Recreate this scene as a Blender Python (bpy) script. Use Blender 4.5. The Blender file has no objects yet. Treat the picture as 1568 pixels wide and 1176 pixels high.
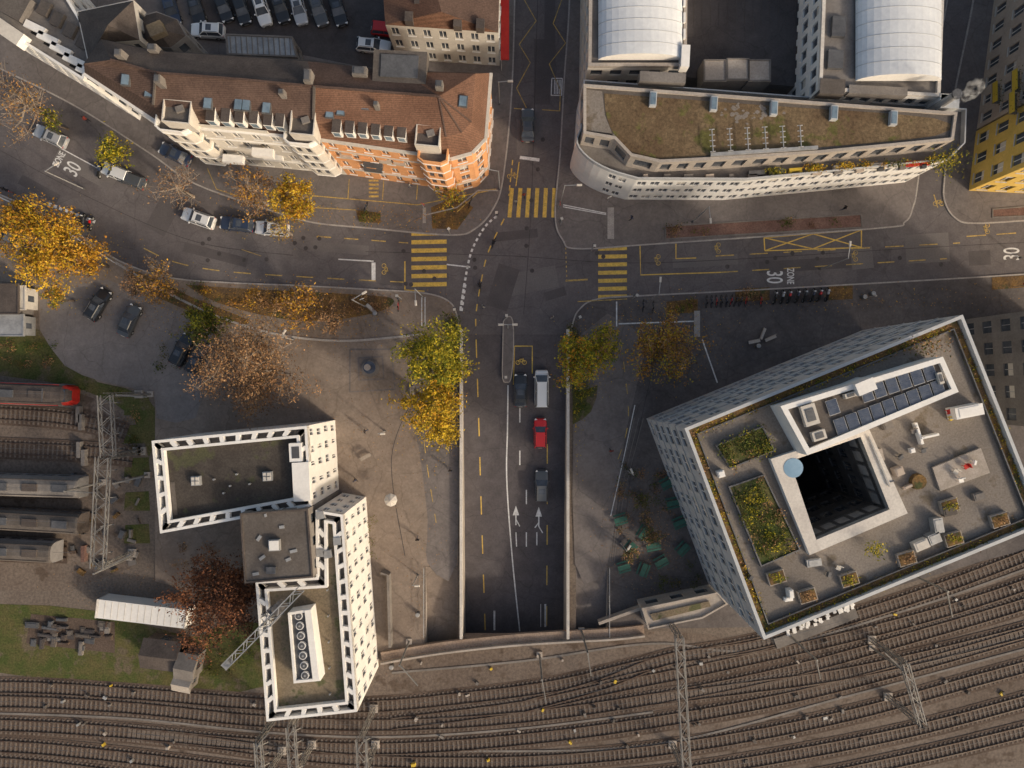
import bpy, bmesh, math, random
from mathutils import Vector, Matrix
from mathutils.geometry import tessellate_polygon
R=random.Random(11)
S=0.09; H=94.0
scene=bpy.context.scene
def P(x,y,z=0.0):
    k=S*(H-z)/H
    return Vector(((x-784)*k,(588-y)*k,z))
def PL(pts,z=0.0): return [P(a,b,z) for a,b in pts]
def smooth(pts,n=6):
    out=[]
    m=len(pts)
    for i in range(m-1):
        p0=pts[max(i-1,0)];p1=pts[i];p2=pts[i+1];p3=pts[min(i+2,m-1)]
        for j in range(n):
            t=j/n
            out.append(tuple(0.5*((2*p1[k])+(-p0[k]+p2[k])*t+(2*p0[k]-5*p1[k]+4*p2[k]-p3[k])*t*t+(-p0[k]+3*p1[k]-3*p2[k]+p3[k])*t**3) for k in range(len(p1))))
    out.append(tuple(pts[-1]))
    return out
# ---------------------------------------------------------------- materials
def nmat(name,c1,c2=None,scale=0.3,rough=.85,fine=5.0,fk=.25,metal=0.0,bump=0.0,patch=0.0,lo=.38,hi=.62,c3=None,s3=1.2,t3=.6,spec=.3,bands=None):
    m=bpy.data.materials.new(name); m.use_nodes=True
    nt=m.node_tree; N=nt.nodes; Lk=nt.links
    b=N['Principled BSDF']; b.inputs['Roughness'].default_value=rough; b.inputs['Metallic'].default_value=metal
    b.inputs['Specular IOR Level'].default_value=spec
    tc=N.new('ShaderNodeTexCoord')
    def noise(sc,det=5,ro=.6):
        n=N.new('ShaderNodeTexNoise'); n.inputs['Scale'].default_value=sc; n.inputs['Detail'].default_value=det; n.inputs['Roughness'].default_value=ro
        Lk.new(tc.outputs['Object'],n.inputs['Vector']); return n.outputs['Fac']
    def mr(src,a,bb,c,d):
        n=N.new('ShaderNodeMapRange'); n.inputs[1].default_value=a;n.inputs[2].default_value=bb;n.inputs[3].default_value=c;n.inputs[4].default_value=d
        Lk.new(src,n.inputs[0]); return n.outputs[0]
    def mix(f,A,B,mode='MIX'):
        n=N.new('ShaderNodeMixRGB'); n.blend_type=mode
        if isinstance(f,float): n.inputs[0].default_value=f
        else: Lk.new(f,n.inputs[0])
        for i,x in ((1,A),(2,B)):
            if isinstance(x,tuple): n.inputs[i].default_value=(*x,1)
            else: Lk.new(x,n.inputs[i])
        return n.outputs[0]
    if c2 is None and not fk:
        b.inputs['Base Color'].default_value=(*c1,1); return m
    col=mix(mr(noise(scale,4,.65),lo,hi,0,1),tuple(c1),tuple(c2 or c1))
    if c3: col=mix(mr(noise(s3,3,.7),t3,t3+.08,0,1),col,tuple(c3))
    if patch:
        v=N.new('ShaderNodeTexVoronoi'); v.inputs['Scale'].default_value=.11; Lk.new(tc.outputs['Object'],v.inputs['Vector'])
        sp=N.new('ShaderNodeSeparateColor'); Lk.new(v.outputs['Color'],sp.inputs[0])
        col=mix(1.0,col,mr(sp.outputs[0],0,1,1-patch*.5,1+patch*.5),'MULTIPLY')
        col=mix(1.0,col,mr(noise(.7,4,.75),.35,.65,1-patch,1+patch),'MULTIPLY')
        v2=N.new('ShaderNodeTexVoronoi'); v2.feature='DISTANCE_TO_EDGE'; v2.inputs['Scale'].default_value=.16
        n2=N.new('ShaderNodeTexNoise'); n2.inputs['Scale'].default_value=.5
        ad=N.new('ShaderNodeMixRGB'); ad.blend_type='ADD'; ad.inputs[0].default_value=1.0
        Lk.new(tc.outputs['Object'],n2.inputs['Vector']); Lk.new(tc.outputs['Object'],ad.inputs[1]); Lk.new(n2.outputs['Color'],ad.inputs[2])
        Lk.new(ad.outputs[0],v2.inputs['Vector'])
        col=mix(1.0,col,mr(v2.outputs['Distance'],0,.012,.78,1),'MULTIPLY')
    if bands:
        w=N.new('ShaderNodeTexWave'); w.inputs['Scale'].default_value=bands; w.bands_direction='Y'; w.inputs['Distortion'].default_value=.6
        Lk.new(tc.outputs['Object'],w.inputs['Vector'])
        col=mix(1.0,col,mr(w.outputs['Fac'],0,1,.82,1.08),'MULTIPLY')
    if fk:
        col=mix(1.0,col,mr(noise(fine,3,.7),.3,.7,1-fk,1+fk),'MULTIPLY')
    Lk.new(col,b.inputs['Base Color'])
    if bump:
        bp=N.new('ShaderNodeBump'); bp.inputs['Strength'].default_value=bump; bp.inputs['Distance'].default_value=.1
        Lk.new(noise(fine,3,.7),bp.inputs['Height']); Lk.new(bp.outputs[0],b.inputs['Normal'])
    return m
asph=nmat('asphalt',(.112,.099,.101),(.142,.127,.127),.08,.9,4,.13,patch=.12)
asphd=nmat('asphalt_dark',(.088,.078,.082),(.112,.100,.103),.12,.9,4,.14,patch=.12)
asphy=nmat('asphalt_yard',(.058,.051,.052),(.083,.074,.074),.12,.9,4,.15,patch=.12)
asphr=nmat('asphalt_repair',(.088,.078,.080),(.103,.092,.092),.3,.9,5,.12)
asphr2=nmat('asphalt_repair_pale',(.142,.128,.126),(.162,.146,.142),.3,.9,5,.12)
asphl=nmat('asphalt_lot',(.175,.155,.147),(.215,.192,.182),.1,.9,4,.13,patch=.10)
pave=nmat('pavement',(.145,.127,.122),(.182,.160,.152),.12,.9,3,.13,patch=.10)
pavd=nmat('pavement_dark',(.095,.084,.083),(.128,.113,.109),.12,.9,3,.16,patch=.12)
plaza_m=nmat('plaza_paving',(.190,.150,.123),(.240,.194,.160),.10,.92,3,.14,patch=.10)
kerbm=nmat('kerb_stone',(.31,.28,.265),(.39,.36,.33),1,.9,6,.2)
groundm=nmat('ground_soil',(.135,.108,.090),(.175,.145,.122),.1,.95,3,.3)
ballast=nmat('ballast_field',(.128,.099,.081),(.178,.143,.119),.06,.95,2.5,.30,bump=.3,c3=(.10,.074,.058),s3=.3,t3=.55)
ballast2=nmat('ballast_track',(.078,.055,.043),(.115,.084,.067),.15,.95,5,.35)
sleeper=nmat('sleeper_wood',(.130,.103,.086),(.165,.136,.116),2,.9,6,.3)
railm=nmat('rail_steel',(.080,.050,.037),(.13,.10,.08),1,.6,5,.2,metal=.2)
grassm=nmat('grass',(.060,.078,.020),(.105,.092,.036),.35,.95,4,.4,bump=.4,c3=(.125,.10,.065),s3=.25,t3=.54)
soilm=nmat('leaf_litter',(.105,.068,.038),(.19,.11,.038),.8,.95,5,.45,c3=(.06,.065,.025),s3=.5,t3=.56)
redbed=nmat('red_gravel_bed',(.145,.082,.068),(.18,.11,.09),.6,.95,5,.3)
paintw=nmat('road_paint_white',(.74,.73,.72),(.55,.54,.53),2.2,.7,6,.18)
painty=nmat('road_paint_yellow',(.74,.49,.10),(.52,.35,.09),1.8,.7,6,.22)
paintyf=nmat('road_paint_yellow_worn',(.58,.39,.10),(.30,.22,.09),1.8,.7,6,.3)
conc=nmat('concrete',(.33,.29,.255),(.41,.365,.325),.3,.9,4,.15)
concl=nmat('concrete_pale',(.52,.48,.44),(.62,.58,.53),.4,.9,4,.12)
concd=nmat('concrete_dark',(.155,.14,.13),(.215,.195,.18),.3,.9,4,.15)
white=nmat('white_render',(.72,.70,.67),(.79,.77,.74),.4,.7,3,.05)
whited=nmat('offwhite_render',(.52,.48,.43),(.60,.56,.5),.4,.8,3,.08)
orange=nmat('orange_render',(.60,.28,.12),(.68,.34,.16),.4,.8,3,.08)
beige=nmat('beige_render',(.42,.34,.28),(.48,.40,.33),.4,.85,3,.08)
yellowr=nmat('yellow_render',(.62,.42,.10),(.68,.47,.13),.4,.85,3,.08)
greyr=nmat('grey_render',(.17,.165,.165),(.22,.21,.21),.4,.85,3,.1)
panelg=nmat('grey_panel',(.42,.43,.44),(.49,.50,.51),.3,.6,3,.06)
tile=nmat('roof_tile_brown',(.082,.052,.042),(.118,.076,.060),.25,.85,5,.3,bands=1.6)
tile2=nmat('roof_tile_red',(.135,.070,.046),(.178,.096,.064),.25,.85,5,.3,bands=1.6)
slate=nmat('roof_slate',(.070,.057,.052),(.105,.086,.076),.3,.8,5,.25)
gravel=nmat('roof_gravel',(.175,.152,.132),(.228,.200,.176),.15,.95,5,.24,c3=(.145,.118,.09),s3=.3,t3=.56)
gravd=nmat('roof_gravel_dark',(.050,.042,.037),(.075,.064,.055),.2,.95,5,.3,c3=(.07,.07,.04),s3=.3,t3=.57)
gravb=nmat('roof_gravel_brown',(.155,.122,.082),(.21,.17,.12),.2,.95,5,.3,c3=(.10,.10,.05),s3=.4,t3=.56)
sedum=nmat('sedum_roof',(.108,.070,.040),(.165,.118,.068),.14,.95,3,.4,c3=(.105,.098,.032),s3=.35,t3=.55)
bitum=nmat('roof_bitumen',(.095,.081,.072),(.125,.110,.10),.2,.9,4,.2)
metalr=nmat('metal_roof',(.62,.64,.67),(.70,.72,.74),.25,.5,2,.04)
metald=nmat('metal_dark',(.10,.10,.105),(.14,.14,.145),.5,.5,4,.1,metal=.3)
metalg=nmat('metal_grey',(.3,.3,.3),(.4,.4,.4),.8,.5,4,.1,metal=.3)
metalb=nmat('galvanised_steel',(.19,.18,.17),(.26,.25,.235),.8,.6,4,.1,metal=.2)
glass=nmat('window_glass',(.045,.055,.07),(.09,.10,.12),.5,.12,1,0,spec=.7)
glassb=nmat('skylight_glass',(.12,.17,.22),(.2,.27,.33),.5,.15,1,0,spec=.7)
tankb=nmat('blue_tank_cover',(.18,.30,.42),(.24,.37,.50),.5,.4,1,0)
solar=nmat('solar_panel',(.05,.065,.10),(.09,.105,.14),1.5,.15,1,0,spec=.8)
darkm=nmat('near_black',(.012,.011,.011),(.02,.019,.018),.5,.95,2,.1)
bark=nmat('bark',(.085,.065,.05),(.13,.10,.08),2,.95,8,.3)
barkp=nmat('bark_pale',(.24,.19,.15),(.3,.25,.2),2,.95,8,.2)
redp=nmat('red_paint',(.45,.025,.02),(.5,.035,.025),.5,.4,2,.05)
greenp=nmat('green_paint',(.03,.10,.075),(.04,.13,.10),.5,.5,2,.1)
woodm=nmat('wood_deck',(.32,.28,.24),(.40,.35,.31),.8,.85,6,.15,bands=3)
rubber=nmat('rubber',(.015,.015,.015),None,1,.9,3,0)
lampy=nmat('sign_yellow',(.60,.42,.05),None,1,.6,3,0)
brickm=nmat('viaduct_brick',(.26,.19,.145),(.33,.25,.195),.4,.9,4,.3)
def leafm(n,c): return nmat(n,c,tuple(x*.65 for x in c),.8,.8,3,.15,spec=.15)
L_or=[leafm('leaf_orange_%d'%i,c) for i,c in enumerate([(.60,.31,.03),(.48,.22,.025),(.30,.15,.02),(.66,.40,.05)])]
L_yg=[leafm('leaf_yellowgreen_%d'%i,c) for i,c in enumerate([(.40,.33,.03),(.25,.24,.025),(.13,.15,.02),(.54,.41,.03)])]
L_yl=[leafm('leaf_yellow_%d'%i,c) for i,c in enumerate([(.64,.43,.03),(.52,.32,.025),(.30,.21,.02),(.68,.47,.05)])]
L_br=[leafm('leaf_brown_%d'%i,c) for i,c in enumerate([(.36,.20,.095),(.25,.135,.07),(.44,.27,.135),(.16,.09,.05)])]
L_rd=[leafm('leaf_red_%d'%i,c) for i,c in enumerate([(.24,.10,.05),(.17,.07,.038),(.30,.125,.06),(.09,.04,.028)])]
L_gr=[leafm('leaf_green_%d'%i,c) for i,c in enumerate([(.085,.11,.02),(.055,.075,.017),(.13,.14,.03),(.15,.11,.035)])]
def paint(n,c,r=.3):
    m=nmat('car_paint_'+n,c,None,1,r,1,0,metal=.2,spec=.6); m.node_tree.nodes['Principled BSDF'].inputs['Coat Weight'].default_value=.6; return m
C_w=paint('white',(.78,.78,.77)); C_k=paint('black',(.022,.024,.028)); C_s=paint('silver',(.42,.43,.45)); C_r=paint('red',(.65,.012,.012)); C_b=paint('blue',(.035,.05,.09)); C_g=paint('grey',(.085,.09,.095))
lightr=nmat('tail_light',(.35,.01,.01),None,1,.3,1,0); lightw=nmat('head_light',(.7,.7,.7),None,1,.2,1,0)
skin=nmat('skin',(.45,.27,.2),None,1,.7,1,0); hair=nmat('hair',(.04,.025,.015),None,1,.9,1,0)
cl=[nmat('cloth_%d'%i,c,None,1,.9,1,0) for i,c in enumerate([(.02,.02,.025),(.05,.06,.1),(.25,.05,.04),(.3,.28,.25),(.03,.03,.035)])]
# ---------------------------------------------------------------- mesh builder
def empty(name):
    e=bpy.data.objects.new(name,None); e.empty_display_size=.5; scene.collection.objects.link(e); return e
class M:
    def __init__(s): s.v=[];s.f=[];s.m=[];s.mats=[]
    def mi(s,mat):
        if mat not in s.mats: s.mats.append(mat)
        return s.mats.index(mat)
    def face(s,pts,mat):
        n=len(s.v); s.v+= [tuple(p) for p in pts]; s.f.append(tuple(range(n,n+len(pts)))); s.m.append(s.mi(mat))
    def hexa(s,b,t,mat,topmat=None):
        n=len(s.v); s.v+=[tuple(p) for p in b]+[tuple(p) for p in t]; k=len(b); i=s.mi(mat); j=s.mi(topmat or mat)
        s.f.append(tuple(range(n+k-1,n-1,-1))); s.m.append(i)
        s.f.append(tuple(range(n+k,n+2*k))); s.m.append(j)
        for a in range(k):
            c=(a+1)%k; s.f.append((n+a,n+c,n+k+c,n+k+a)); s.m.append(i)
    def box(s,c,sx,sy,sz,mat,rot=0,topmat=None):
        ca,sa=math.cos(rot),math.sin(rot)
        q=[(-sx/2,-sy/2),(sx/2,-sy/2),(sx/2,sy/2),(-sx/2,sy/2)]
        pts=[(c[0]+x*ca-y*sa,c[1]+x*sa+y*ca) for x,y in q]
        s.hexa([(x,y,c[2]) for x,y in pts],[(x,y,c[2]+sz) for x,y in pts],mat,topmat)
    def bar(s,p,q,w,h,mat):
        p=Vector(p);q=Vector(q); d=(q-p)
        if d.length<1e-5: return
        d.normalize(); up=Vector((0,0,1)) if abs(d.z)<.95 else Vector((1,0,0))
        a=d.cross(up).normalized()*w/2; b=a.cross(d).normalized()*h/2
        s.hexa([p-a-b,p+a-b,p+a+b,p-a+b],[q-a-b,q+a-b,q+a+b,q-a+b],mat)
    def tube(s,p,q,r1,r2,mat,n=5):
        p=Vector(p);q=Vector(q); d=(q-p)
        if d.length<1e-5: return
        d.normalize(); up=Vector((0,0,1)) if abs(d.z)<.95 else Vector((1,0,0))
        a=d.cross(up).normalized(); b=a.cross(d).normalized()
        s.hexa([p+(a*math.cos(t)+b*math.sin(t))*r1 for t in [2*math.pi*i/n for i in range(n)]],[q+(a*math.cos(t)+b*math.sin(t))*r2 for t in [2*math.pi*i/n for i in range(n)]],mat)
    def sheet(s,loops,z,mat):
        if not isinstance(loops[0],list): loops=[loops]
        L3=[[Vector((p[0],p[1],0)) for p in l] for l in loops]
        tris=tessellate_polygon(L3); n=len(s.v); i=s.mi(mat)
        flat=[p for l in L3 for p in l]
        s.v+=[(p.x,p.y,z) for p in flat]
        for t in tris:
            a,b,c=[flat[k] for k in t]
            if (b-a).cross(c-a).z<0: t=(t[0],t[2],t[1])
            s.f.append(tuple(n+k for k in t)); s.m.append(i)
    def wall(s,poly,z0,z1,mat):
        for i in range(len(poly)):
            a=poly[i];b=poly[(i+1)%len(poly)]
            s.face([(a[0],a[1],z0),(b[0],b[1],z0),(b[0],b[1],z1),(a[0],a[1],z1)],mat)
    def prism(s,poly,z0,z1,mat,top=None):
        s.wall(poly,z0,z1,mat); s.sheet([list(poly)],z1,top or mat)
    def ring(s,poly,ins,z0,z1,mat):
        inn=inset(poly,ins); n=len(poly)
        s.wall(poly,z0,z1,mat); s.wall(inn,z0,z1,mat)
        for i in range(n):
            j=(i+1)%n
            s.face([(poly[i][0],poly[i][1],z1),(poly[j][0],poly[j][1],z1),(inn[j][0],inn[j][1],z1),(inn[i][0],inn[i][1],z1)],mat)
    def ribbon(s,pts,w,mat,dz=0):
        pts=[Vector(p) for p in pts]; L=[];Rr=[]
        for i,p in enumerate(pts):
            a=pts[max(i-1,0)];b=pts[min(i+1,len(pts)-1)]; d=(b-a); d.z=0
            if d.length<1e-6: d=Vector((1,0,0))
            d.normalize(); n=Vector((-d.y,d.x,0))*w/2
            L.append(p+n);Rr.append(p-n)
        n=len(s.v); i0=s.mi(mat)
        for a,b in zip(L,Rr): s.v.append((a.x,a.y,a.z+dz)); s.v.append((b.x,b.y,b.z+dz))
        for k in range(len(pts)-1):
            s.f.append((n+2*k+1,n+2*k+3,n+2*k+2,n+2*k)); s.m.append(i0)
        return L,Rr
    def kerb(s,pts,w,z0,z1,mat):
        t=M(); L,Rr=t.ribbon([Vector((p[0],p[1],z1)) for p in pts],w,mat)
        n=len(s.v); i0=s.mi(mat)
        for a,b in zip(L,Rr):
            s.v+= [(a.x,a.y,z0),(a.x,a.y,z1),(b.x,b.y,z1),(b.x,b.y,z0)]
        for k in range(len(pts)-1):
            o=n+4*k
            for c in range(3):
                s.f.append((o+c,o+c+4,o+c+5,o+c+1)); s.m.append(i0)
        e=n+4*(len(pts)-1)
        s.f.append((n,n+1,n+2,n+3)); s.m.append(i0); s.f.append((e+3,e+2,e+1,e)); s.m.append(i0)
    def build(s,name,parent=None,smooth_=False,bevel=0):
        me=bpy.data.meshes.new(name); me.from_pydata(s.v,[],s.f)
        for m in s.mats: me.materials.append(m)
        me.polygons.foreach_set('material_index',s.m)
        if smooth_: me.polygons.foreach_set('use_smooth',[True]*len(s.f))
        me.update()
        o=bpy.data.objects.new(name,me); scene.collection.objects.link(o)
        if parent: o.parent=parent
        if bevel:
            b=o.modifiers.new('bevel','BEVEL'); b.width=bevel; b.segments=2; b.limit_method='ANGLE'
        return o
def ccw(poly):
    a=sum(poly[i][0]*poly[(i+1)%len(poly)][1]-poly[(i+1)%len(poly)][0]*poly[i][1] for i in range(len(poly)))
    return list(poly) if a>0 else list(poly)[::-1]
def inset(poly,d):
    n=len(poly); out=[]
    a=sum(poly[i][0]*poly[(i+1)%n][1]-poly[(i+1)%n][0]*poly[i][1] for i in range(n)); sg=1 if a>0 else -1
    for i in range(n):
        p0=Vector(poly[i-1][:2]);p1=Vector(poly[i][:2]);p2=Vector(poly[(i+1)%n][:2])
        d1=(p1-p0).normalized();d2=(p2-p1).normalized()
        n1=Vector((-d1.y,d1.x))*sg;n2=Vector((-d2.y,d2.x))*sg
        b=(n1+n2); 
        if b.length<1e-4: b=n1
        b.normalize(); c=max(b.dot(n1),.35)
        q=p1+b*d/c; out.append(Vector((q.x,q.y,0)))
    return out
def facade(mw,mg,A,B,z0,z1,fl,cols,wf,hf,dep,wm,gm,fm=None,sill=None,blinds=None,jit=0):
    A=Vector(A[:2]);B=Vector(B[:2]);d=B-A;L=d.length
    if L<.05: return
    d/=L;n=Vector((d.y,-d.x)); ch=(z1-z0)/fl
    def Q(u,z,o=0): q=A+d*u+n*o; return (q.x,q.y,z)
    if cols<1:
        mw.face([Q(0,z0),Q(L,z0),Q(L,z1),Q(0,z1)],wm); return
    cw=L/cols
    for f in range(fl):
        b0=z0+f*ch; c=b0+ch*(1-hf)*.55; e=c+ch*hf
        mw.face([Q(0,b0),Q(L,b0),Q(L,c),Q(0,c)],wm); mw.face([Q(0,e),Q(L,e),Q(L,b0+ch),Q(0,b0+ch)],wm)
        for k in range(cols):
            w2=wf*(R.choice([1-jit,1,1+jit*.6]) if jit else 1); off=R.uniform(-1,1)*jit*.25*cw
            u0=k*cw;a=u0+cw*(1-w2)/2+off;a=min(max(a,u0+.02),u0+cw*.9-.02);b=min(a+cw*w2,u0+cw-.02);u1=u0+cw
            mw.face([Q(u0,c),Q(a,c),Q(a,e),Q(u0,e)],wm); mw.face([Q(b,c),Q(u1,c),Q(u1,e),Q(b,e)],wm)
            mw.face([Q(a,c),Q(b,c),Q(b,c,-dep),Q(a,c,-dep)],wm); mw.face([Q(a,e),Q(b,e),Q(b,e,-dep),Q(a,e,-dep)],wm)
            mw.face([Q(a,c),Q(a,e),Q(a,e,-dep),Q(a,c,-dep)],wm); mw.face([Q(b,c),Q(b,e),Q(b,e,-dep),Q(b,c,-dep)],wm)
            mg.face([Q(a,c,-dep),Q(b,c,-dep),Q(b,e,-dep),Q(a,e,-dep)],gm)
            if blinds and R.random()<.35:
                zz=e-(e-c)*R.uniform(.2,.7)
                mg.face([Q(a,zz,-dep+.04),Q(b,zz,-dep+.04),Q(b,e,-dep+.04),Q(a,e,-dep+.04)],blinds)
            if fm:
                mg.hexa([Q((a+b)/2-.04,c,-dep+.05),Q((a+b)/2+.04,c,-dep+.05),Q((a+b)/2+.04,c,-dep+.002),Q((a+b)/2-.04,c,-dep+.002)],[Q((a+b)/2-.04,e,-dep+.05),Q((a+b)/2+.04,e,-dep+.05),Q((a+b)/2+.04,e,-dep+.002),Q((a+b)/2-.04,e,-dep+.002)],fm)
            if sill:
                mw.hexa([Q(a-.1,c-.1,.12),Q(b+.1,c-.1,.12),Q(b+.1,c-.1,.004),Q(a-.1,c-.1,.004)],[Q(a-.1,c,.12),Q(b+.1,c,.12),Q(b+.1,c,.004),Q(a-.1,c,.004)],sill)
def block(par,poly,z0,z1,fl,cw,wf,hf,wm,roof,gm=None,par_h=.5,par_t=.3,parm=None,fm=None,sill=None,mats=None,dep=.18,roofdrop=0,blinds=None,jit=0):
    poly=ccw(poly); mw=M();mg=M();mr_=M()
    n=len(poly)
    for i in range(n):
        a=poly[i];b=poly[(i+1)%n];L=(Vector(b[:2])-Vector(a[:2])).length
        facade(mw,mg,a,b,z0,z1,fl,int(round(L/cw)) if L>cw*.8 else 0,wf,hf,dep,(mats(a,b) if mats else wm),gm or glass,fm,sill,blinds,jit)
    mr_.sheet([poly],z1-roofdrop-.002,roof)
    if par_h>0: mr_.ring(poly,par_t,z1-roofdrop,z1+par_h,parm or wm)
    mw.build('walls',par); mg.build('windows',par); return mr_.build('roof',par)
# ---------------------------------------------------------------- ramp
YR0=(588-512)*S; YR1=-36.0; DR=-5.0
def rampz(Y):
    t=min(max((YR0-Y)/(YR0-YR1),0),1); t2=t*t*(3-2*t)*.4+t*.6
    return DR*t2
def PR(x,y,dz=0):
    z=0
    for _ in range(6): z=rampz(P(x,y,z).y)
    p=P(x,y,z); p.z+=dz; return p
# ---------------------------------------------------------------- ground
XL,XR=-6.75,7.45
B_=(588-975)*S
g=M()
outer=[Vector((-900,-900,0)),Vector((900,-900,0)),Vector((900,900,0)),Vector((-900,900,0))]
def rect(x0,y0,x1,y1): return [Vector((x0,y0,0)),Vector((x1,y0,0)),Vector((x1,y1,0)),Vector((x0,y1,0))]
mainhole=rect(XL,B_,XR,YR0-.01)
xlh0,xlh1=P(652,0).x,P(701,0).x; xrh0,xrh1=P(882,0).x,P(930,0).x
yh=P(0,868).y
lhole=rect(xlh0,P(0,984).y,xlh1,yh); rhole=rect(xrh0,P(0,966).y,xrh1,yh)
g.sheet([outer,mainhole,lhole,rhole],0,groundm); g.build('ground')
r=M(); n=40; ys=[YR0+(-48-YR0)*i/n for i in range(n+1)]
for i in range(n):
    a,b=ys[i],ys[i+1]
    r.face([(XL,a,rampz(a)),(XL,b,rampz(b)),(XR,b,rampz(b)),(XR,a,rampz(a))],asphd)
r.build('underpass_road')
w=M()
for X,sx in ((XL,-1),(XR,1)):
    for i in range(n):
        a,b=ys[i],ys[i+1]
        w.face([(X,a,rampz(a)),(X,b,rampz(b)),(X,b,-.002),(X,a,-.002)],conc)
    yy=[P(0,505).y+(B_-P(0,505).y)*i/6 for i in range(7)]
    w.kerb([(X+sx*.2,y) for y in yy],.38,0.003,.95,concl)  # white parapet; its sunlit brightness is put into the paler concrete colour
w.build('underpass_retaining_wall')
sp=M()
for (x0,x1,yend) in ((xlh0,xlh1,P(0,984).y),(xrh0,xrh1,P(0,966).y)):
    m_=12; yy=[yh+(yend-6-yh)*i/m_ for i in range(m_+1)]
    zf=lambda y:-2.3*min(max((yh-y)/11,0),1)
    for i in range(m_):
        a,b=yy[i],yy[i+1]
        sp.face([(x0,a,zf(a)),(x0,b,zf(b)),(x1,b,zf(b)),(x1,a,zf(a))],plaza_m if x0<0 else pave)
        for X in (x0,x1): sp.face([(X,a,zf(a)),(X,b,zf(b)),(X,b,-.002),(X,a,-.002)],conc)
sp.build('pedestrian_ramp')
K_NW=smooth([(-300,-30),(-150,35),(0,105),(120,165),(230,235),(300,282),(420,324),(480,341),(560,349),(690,360),(728,350),(755,320),(770,275),(783,150),(788,0),(790,-200)])
K_NE=smooth([(876,-200),(872,0),(864,120),(858,230),(850,330),(862,368),(884,381),(1000,374),(1340,350),(1385,340),(1398,315),(1404,285),(1425,130),(1450,0),(1480,-200)])
K_E=smooth([(1520,-200),(1490,0),(1460,150),(1446,270),(1446,308),(1462,334),(1492,342),(1600,336),(1800,326),(2100,310)])
K_SE=smooth([(875,512),(877,495),(887,474),(915,458),(1000,452),(1100,447),(1300,436),(1568,420),(1800,402),(2100,380)])
K_SW=smooth([(703,512),(700,485),(688,462),(650,449),(560,443),(450,437),(350,433),(260,425),(180,398),(100,345),(0,298),(-150,240),(-300,180)])
road=M()
allr=K_NW+K_NE+K_E+K_SE[::-1][:-1]+[(875,512)]+[(703,512)]+K_SW[1:]
road.sheet([PL(allr)],.004,asph); road.build('road')
pv=M()
pv.sheet([PL(K_NW+[(-300,-200)])],.12,pave)
pv.sheet([PL(K_NE)],.12,pave)
pv.sheet([PL(K_E+[(2100,-200)])],.12,pave)
pv.sheet([PL(K_SE+[(2100,700),(1500,860),(1160,960),(985,962),(932,966),(932,866),(880,866),(878,800),(878,560)])],.10,pavd)
pv.build('pavement')
pz=M()
pz.sheet([PL(K_SW+[(-300,300),(-300,420),(0,430),(60,440),(60,500),(150,585),(238,604),(238,890),(400,930),(590,1000),(650,989),(650,866),(702,866),(702,600)])],.10,plaza_m)
pz.build('plaza')
kb=M()
for K in (K_NW,K_NE,K_E,K_SE,K_SW): kb.kerb(PL(K),.2,.0,.135,kerbm)
CURV=smooth([(178,402),(215,425),(260,450),(340,487),(430,513),(520,522),(600,517),(648,511)])
kb.kerb(PL(CURV),.3,.1,.2,kerbm)
kb.build('kerb')
ov=M()
ov.sheet([PL(smooth([(62,450),(110,440),(165,428),(235,462),(330,505),(318,560),(300,640),(240,640),(236,604),(160,585),(100,560),(62,505)],2))],.112,asphl)
ov.build('parking_lot')
ov=M()
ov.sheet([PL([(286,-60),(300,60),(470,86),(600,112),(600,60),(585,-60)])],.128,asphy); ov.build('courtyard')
ov=M()
ov.sheet([PL(smooth([(650,515),(625,600),(642,690),(655,796),(655,862),(700,862),(700,520)],3))],.106,pave)
ov.sheet([PL(smooth([(880,520),(880,862),(930,862),(955,680),(975,590),(985,520),(930,480)],3))],.106,pave)
ov.build('cycle_path')
rp=M()
def patchq(x,y,w_,h_,a,mat,z): 
    c=P(x,y);ca,sa=math.cos(a),math.sin(a)
    rp.sheet([[Vector((c.x+u*ca-v*sa,c.y+u*sa+v*ca,0)) for u,v in ((-w_/2,-h_/2),(w_/2,-h_/2),(w_/2,h_/2),(-w_/2,h_/2))]],z,mat)
kz=0
for x,y,w_,h_,a,mt in ((830,110,2.2,9,0,asphr),(815,430,7,3,.2,asphr2),(770,440,3,6,-.3,asphr),(1080,400,9,1.4,.06,asphr2),(1240,405,14,1.6,.06,asphr),(1420,380,6,4,.06,asphr2),(600,425,3,2.2,-.08,asphr),(520,380,8,1.3,-.08,asphr2),(330,390,9,1.3,-.25,asphr),(250,330,3,5,-.5,asphr),(130,260,9,2,-.5,asphr2),(60,290,6,1.4,-.5,asphr),(800,210,1.6,5,0,asphr2),(842,60,1.5,12,0,asphr),(1500,395,3,2,.06,asphr),(700,395,2.2,1.6,.5,asphr2),(850,450,3,1.2,.3,asphr),(790,360,6,1.2,.1,asphr),(1320,395,3,3,.1,asphr2)):
    kz+=1; patchq(x,y,w_,h_,a,mt,.005+kz*.0001)
for s_ in ([(560,385),(780,392),(1000,402),(1400,380),(1568,370)],[(825,0),(820,160),(812,330),(800,480)],[(0,230),(150,310),(300,372),(450,392)],[(640,600),(600,700),(620,850)],[(1000,560),(970,700),(955,800)]):
    z_=.0078 if s_[0][0] not in (640,1000) else .113
    rp.ribbon([v+Vector((0,0,z_)) for v in PL(smooth([(a+R.uniform(-2,2),b+R.uniform(-2,2)) for a,b in s_],10))],.09,asphy)
rp.build('asphalt_repairs')
bd=M()
bd.sheet([PL(smooth([(285,436),(370,442),(450,446),(560,452),(602,458),(590,474),(540,486),(470,492),(400,482),(330,462),(285,436)],4))],.13,soilm)
bd.sheet([PL(smooth([(190,410),(240,428),(300,458),(380,490),(360,497),(300,480),(230,448),(190,410)],3))],.128,soilm)
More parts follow.
